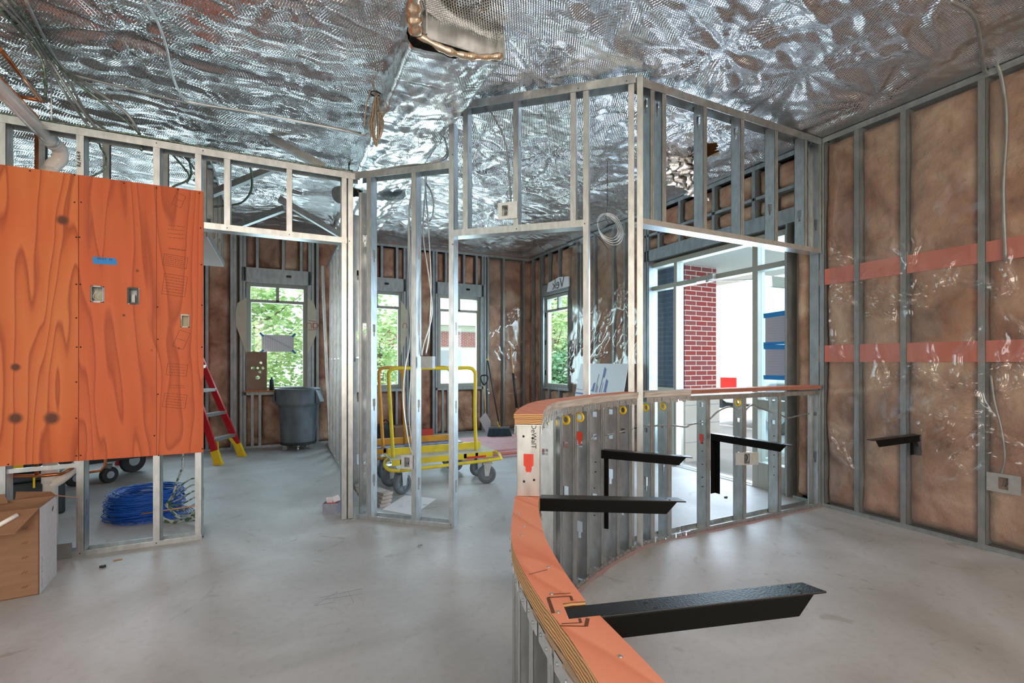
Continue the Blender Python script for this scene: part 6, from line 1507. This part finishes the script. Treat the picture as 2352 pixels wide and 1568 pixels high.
m = MB(); pts = [onx(1256, 671, XR-.012), onx(1259, 650, XR-.012), onx(1284, 636, XR-.012), onx(1308, 634, XR-.012), onx(1308, 657, XR-.012)]; m.extrude(pts, (.003, 0, 0))
o = tag(m.build('membrane_patch', M['paper']), 'white wrap with reversed grey letters above the corner window', 'membrane')
a_ = Vector(onx(1282, 652, XR-.016)); text('Vek', .25, mat('wrap_ink', (.10, .12, .14), .7), o, a_, (0, -1, 0), (0, 0, 1), 'lettering', .0005, mirror=True)

# ============================================================ outside
def treebuild(x, y, h, r, nleaf, seed, label, dark=False):
    t = thing('leafy_tree', label, 'tree', (x, y, -.1)); rs = np.random.RandomState(seed)
    m = MB(); m.tube([(x, y, -.1), (x+.05, y, h*.35), (x-.05, y+.1, h*.7)], [.11, .08, .03], 8)
    for k in range(9):
        a = rs.rand()*6.28; z0 = h*(.2+.5*rs.rand()); m.tube([(x, y, z0), (x+math.cos(a)*r*.5, y+math.sin(a)*r*.5, z0+.5), (x+math.cos(a)*r*.85, y+math.sin(a)*r*.85, z0+.9)], [.035, .02, .008], 5)
    m.build('trunk', M['bark'], t)
    cl = [(rs.randn(3)*np.array([r*.5, r*.5, h*.24])+np.array([x, y, h*.5])) for _ in range(46)]
    V = []; Fq = []
    for k in range(nleaf):
        c = cl[rs.randint(len(cl))]+rs.randn(3)*r*.16; n = rs.randn(3); n /= np.linalg.norm(n); u = np.cross(n, [0, 0, 1.0]); u /= np.linalg.norm(u)+1e-6; v = np.cross(n, u); s = .045+.05*rs.rand()
        if c[2] < 0: continue
        i = len(V); V += [tuple(c-u*s), tuple(c-v*s*.5), tuple(c+u*s), tuple(c+v*s*.5)]; Fq.append((i, i+1, i+2, i+3))
    m = MB(); m.add(V, Fq); m.build('foliage', M['leaf2' if dark else 'leaf'], t, rec=False)
treebuild(-.6, 11.6, 3.6, 1.3, 5200, 1, 'light green leafy tree outside the left window')
treebuild(1.3, 12.2, 4.2, 1.2, 5000, 2, 'leafy tree outside the middle window')
treebuild(2.9, 15.5, 3.0, .9, 2500, 3, 'smaller tree in front of the neighbouring building')
treebuild(8.2, 13.6, 4.8, 1.5, 5200, 4, 'leafy tree seen through the corner window')
treebuild(7.6, 12.4, 1.7, .9, 2600, 5, 'dark green bush low outside the corner window', True)
t = thing('neighbouring_building', 'pale building with a brick band beyond the third window', 'building', (8, 24, -.1))
m = MB(); m.box(3, 24, -.1, 20, 34, 3.2); m.build('wall', M['soffit'], t)
m = MB(); m.box(2.98, 23.95, 2.1, 20, 24, 2.9); m.build('brick_band', M['brick'], t)
m = MB(); m.extrude([(2.4, 23.4, 3.2), (2.4, 34, 3.2), (2.4, 29, 5.2)], (18, 0, 0)); m.build('roof', M['roofing'], t)
for k in range(5): MB().box(4.5+3*k, 23.94, .9, 5.7+3*k, 23.99, 1.9).build('window', M['inkgrey'], t)
# brick pier and canopy
t = thing('brick_pier', 'red brick pier with a pale stone base outside the entry', 'pillar', (5.18, 5.05, -.05))
y0_ = 4.72; xa = ony(1574, 800, y0_)[0]; xb = ony(1645, 800, y0_)[0]
MB().box(xa, y0_, .93, xb, 5.55, 2.6).build('brickwork', M['brick'], t)
m = MB(); m.box(xa-.03, y0_-.03, -.05, xb+.03, 5.58, .93)
m.build('stone_base', mat('pale_stone', (.62, .60, .56), .85, 0, (.56, .54, .50), 3), t)
MB().box(xa-.012, y0_+.02, .93, xa-.001, 5.5, 2.6).build('painted_shade_face', M['brickshade'], t)  # thin added skin that paints shade on the storefront side of the pier
m = MB()
for z in (.2, .45, .7): m.box(xa-.032, y0_-.032, z, xb+.032, y0_-.029, z+.01)
m.build('base_joint', M['inkgrey'], t)
m = MB(); m.box(XR+.25, 3.7, 2.60, 6.8, 6.5, 2.85); tag(m.build('entry_canopy', M['soffit']), 'flat pale canopy over the entry outside', 'canopy')
# pickup truck
tx, ty, gz = 8.3, 7.0, -.05
t = thing('pickup_truck', 'white pickup truck with red tail light parked outside the entry', 'vehicle', (tx, ty, gz))
def TP_(d, z): return (tx, ty-d, gz+z)
prof = [(0, .55), (.05, 1.30), (1.75, 1.32), (1.85, 1.85), (2.1, 1.95), (3.3, 1.93), (3.9, 1.35), (5.2, 1.22), (5.45, .9), (5.45, .5), (4.85, .5), (4.75, .78), (4.5, .92), (4.2, .92), (3.95, .78), (3.85, .5), (1.75, .5), (1.65, .78), (1.4, .92), (1.1, .92), (.85, .78), (.75, .5), (.1, .5)]
m = MB(); m.extrude([TP_(d, z) for d, z in prof], (1.9, 0, 0)); m.build('body', M['carpaint'], t, bevel=.03)
MB().extrude([(tx-.012, ty-d, gz+z) for d, z in ((1.98, 1.38), (2.15, 1.85), (3.2, 1.85), (3.65, 1.38))], (.01, 0, 0)).build('side_window', M['carglass'], t)
m = MB(); m.box(tx-.015, ty-.36, gz+.80, tx+.12, ty+.02, gz+1.02); m.build('tail_light', M['tail'], t)
MB().box(tx+.0, ty-.02, gz+.38, tx+1.9, ty+.16, gz+.62).build('bumper', M['dark'], t)
for d in (1.25, 4.35):
    q = Vector((tx+.06, ty-d, gz+.38)); m = MB(); m.disc(q, .38, .26, 'x', 32); wo = m.build('wheel', M['tyre'], t, bevel=.03)
    m = MB(); m.disc(q-Vector((.12, 0, 0)), .22, .05, 'x', 24)
    for k in range(6): m.obox(q+Vector((-.145, math.cos(k*1.047)*.12, math.sin(k*1.047)*.12)), (.02, .05, .18), Matrix.Rotation(k*1.047-math.pi/2, 3, 'X'))
    m.build('rim', M['chrome'], wo)
m = MB(); m.tube([(tx+.3, ty+.02, gz+.9), (tx+.3, ty+.06, gz+.9), (tx+.5, ty+.06, gz+.9)], .012, 6); m.build('tailgate_handle', M['ink'], t)
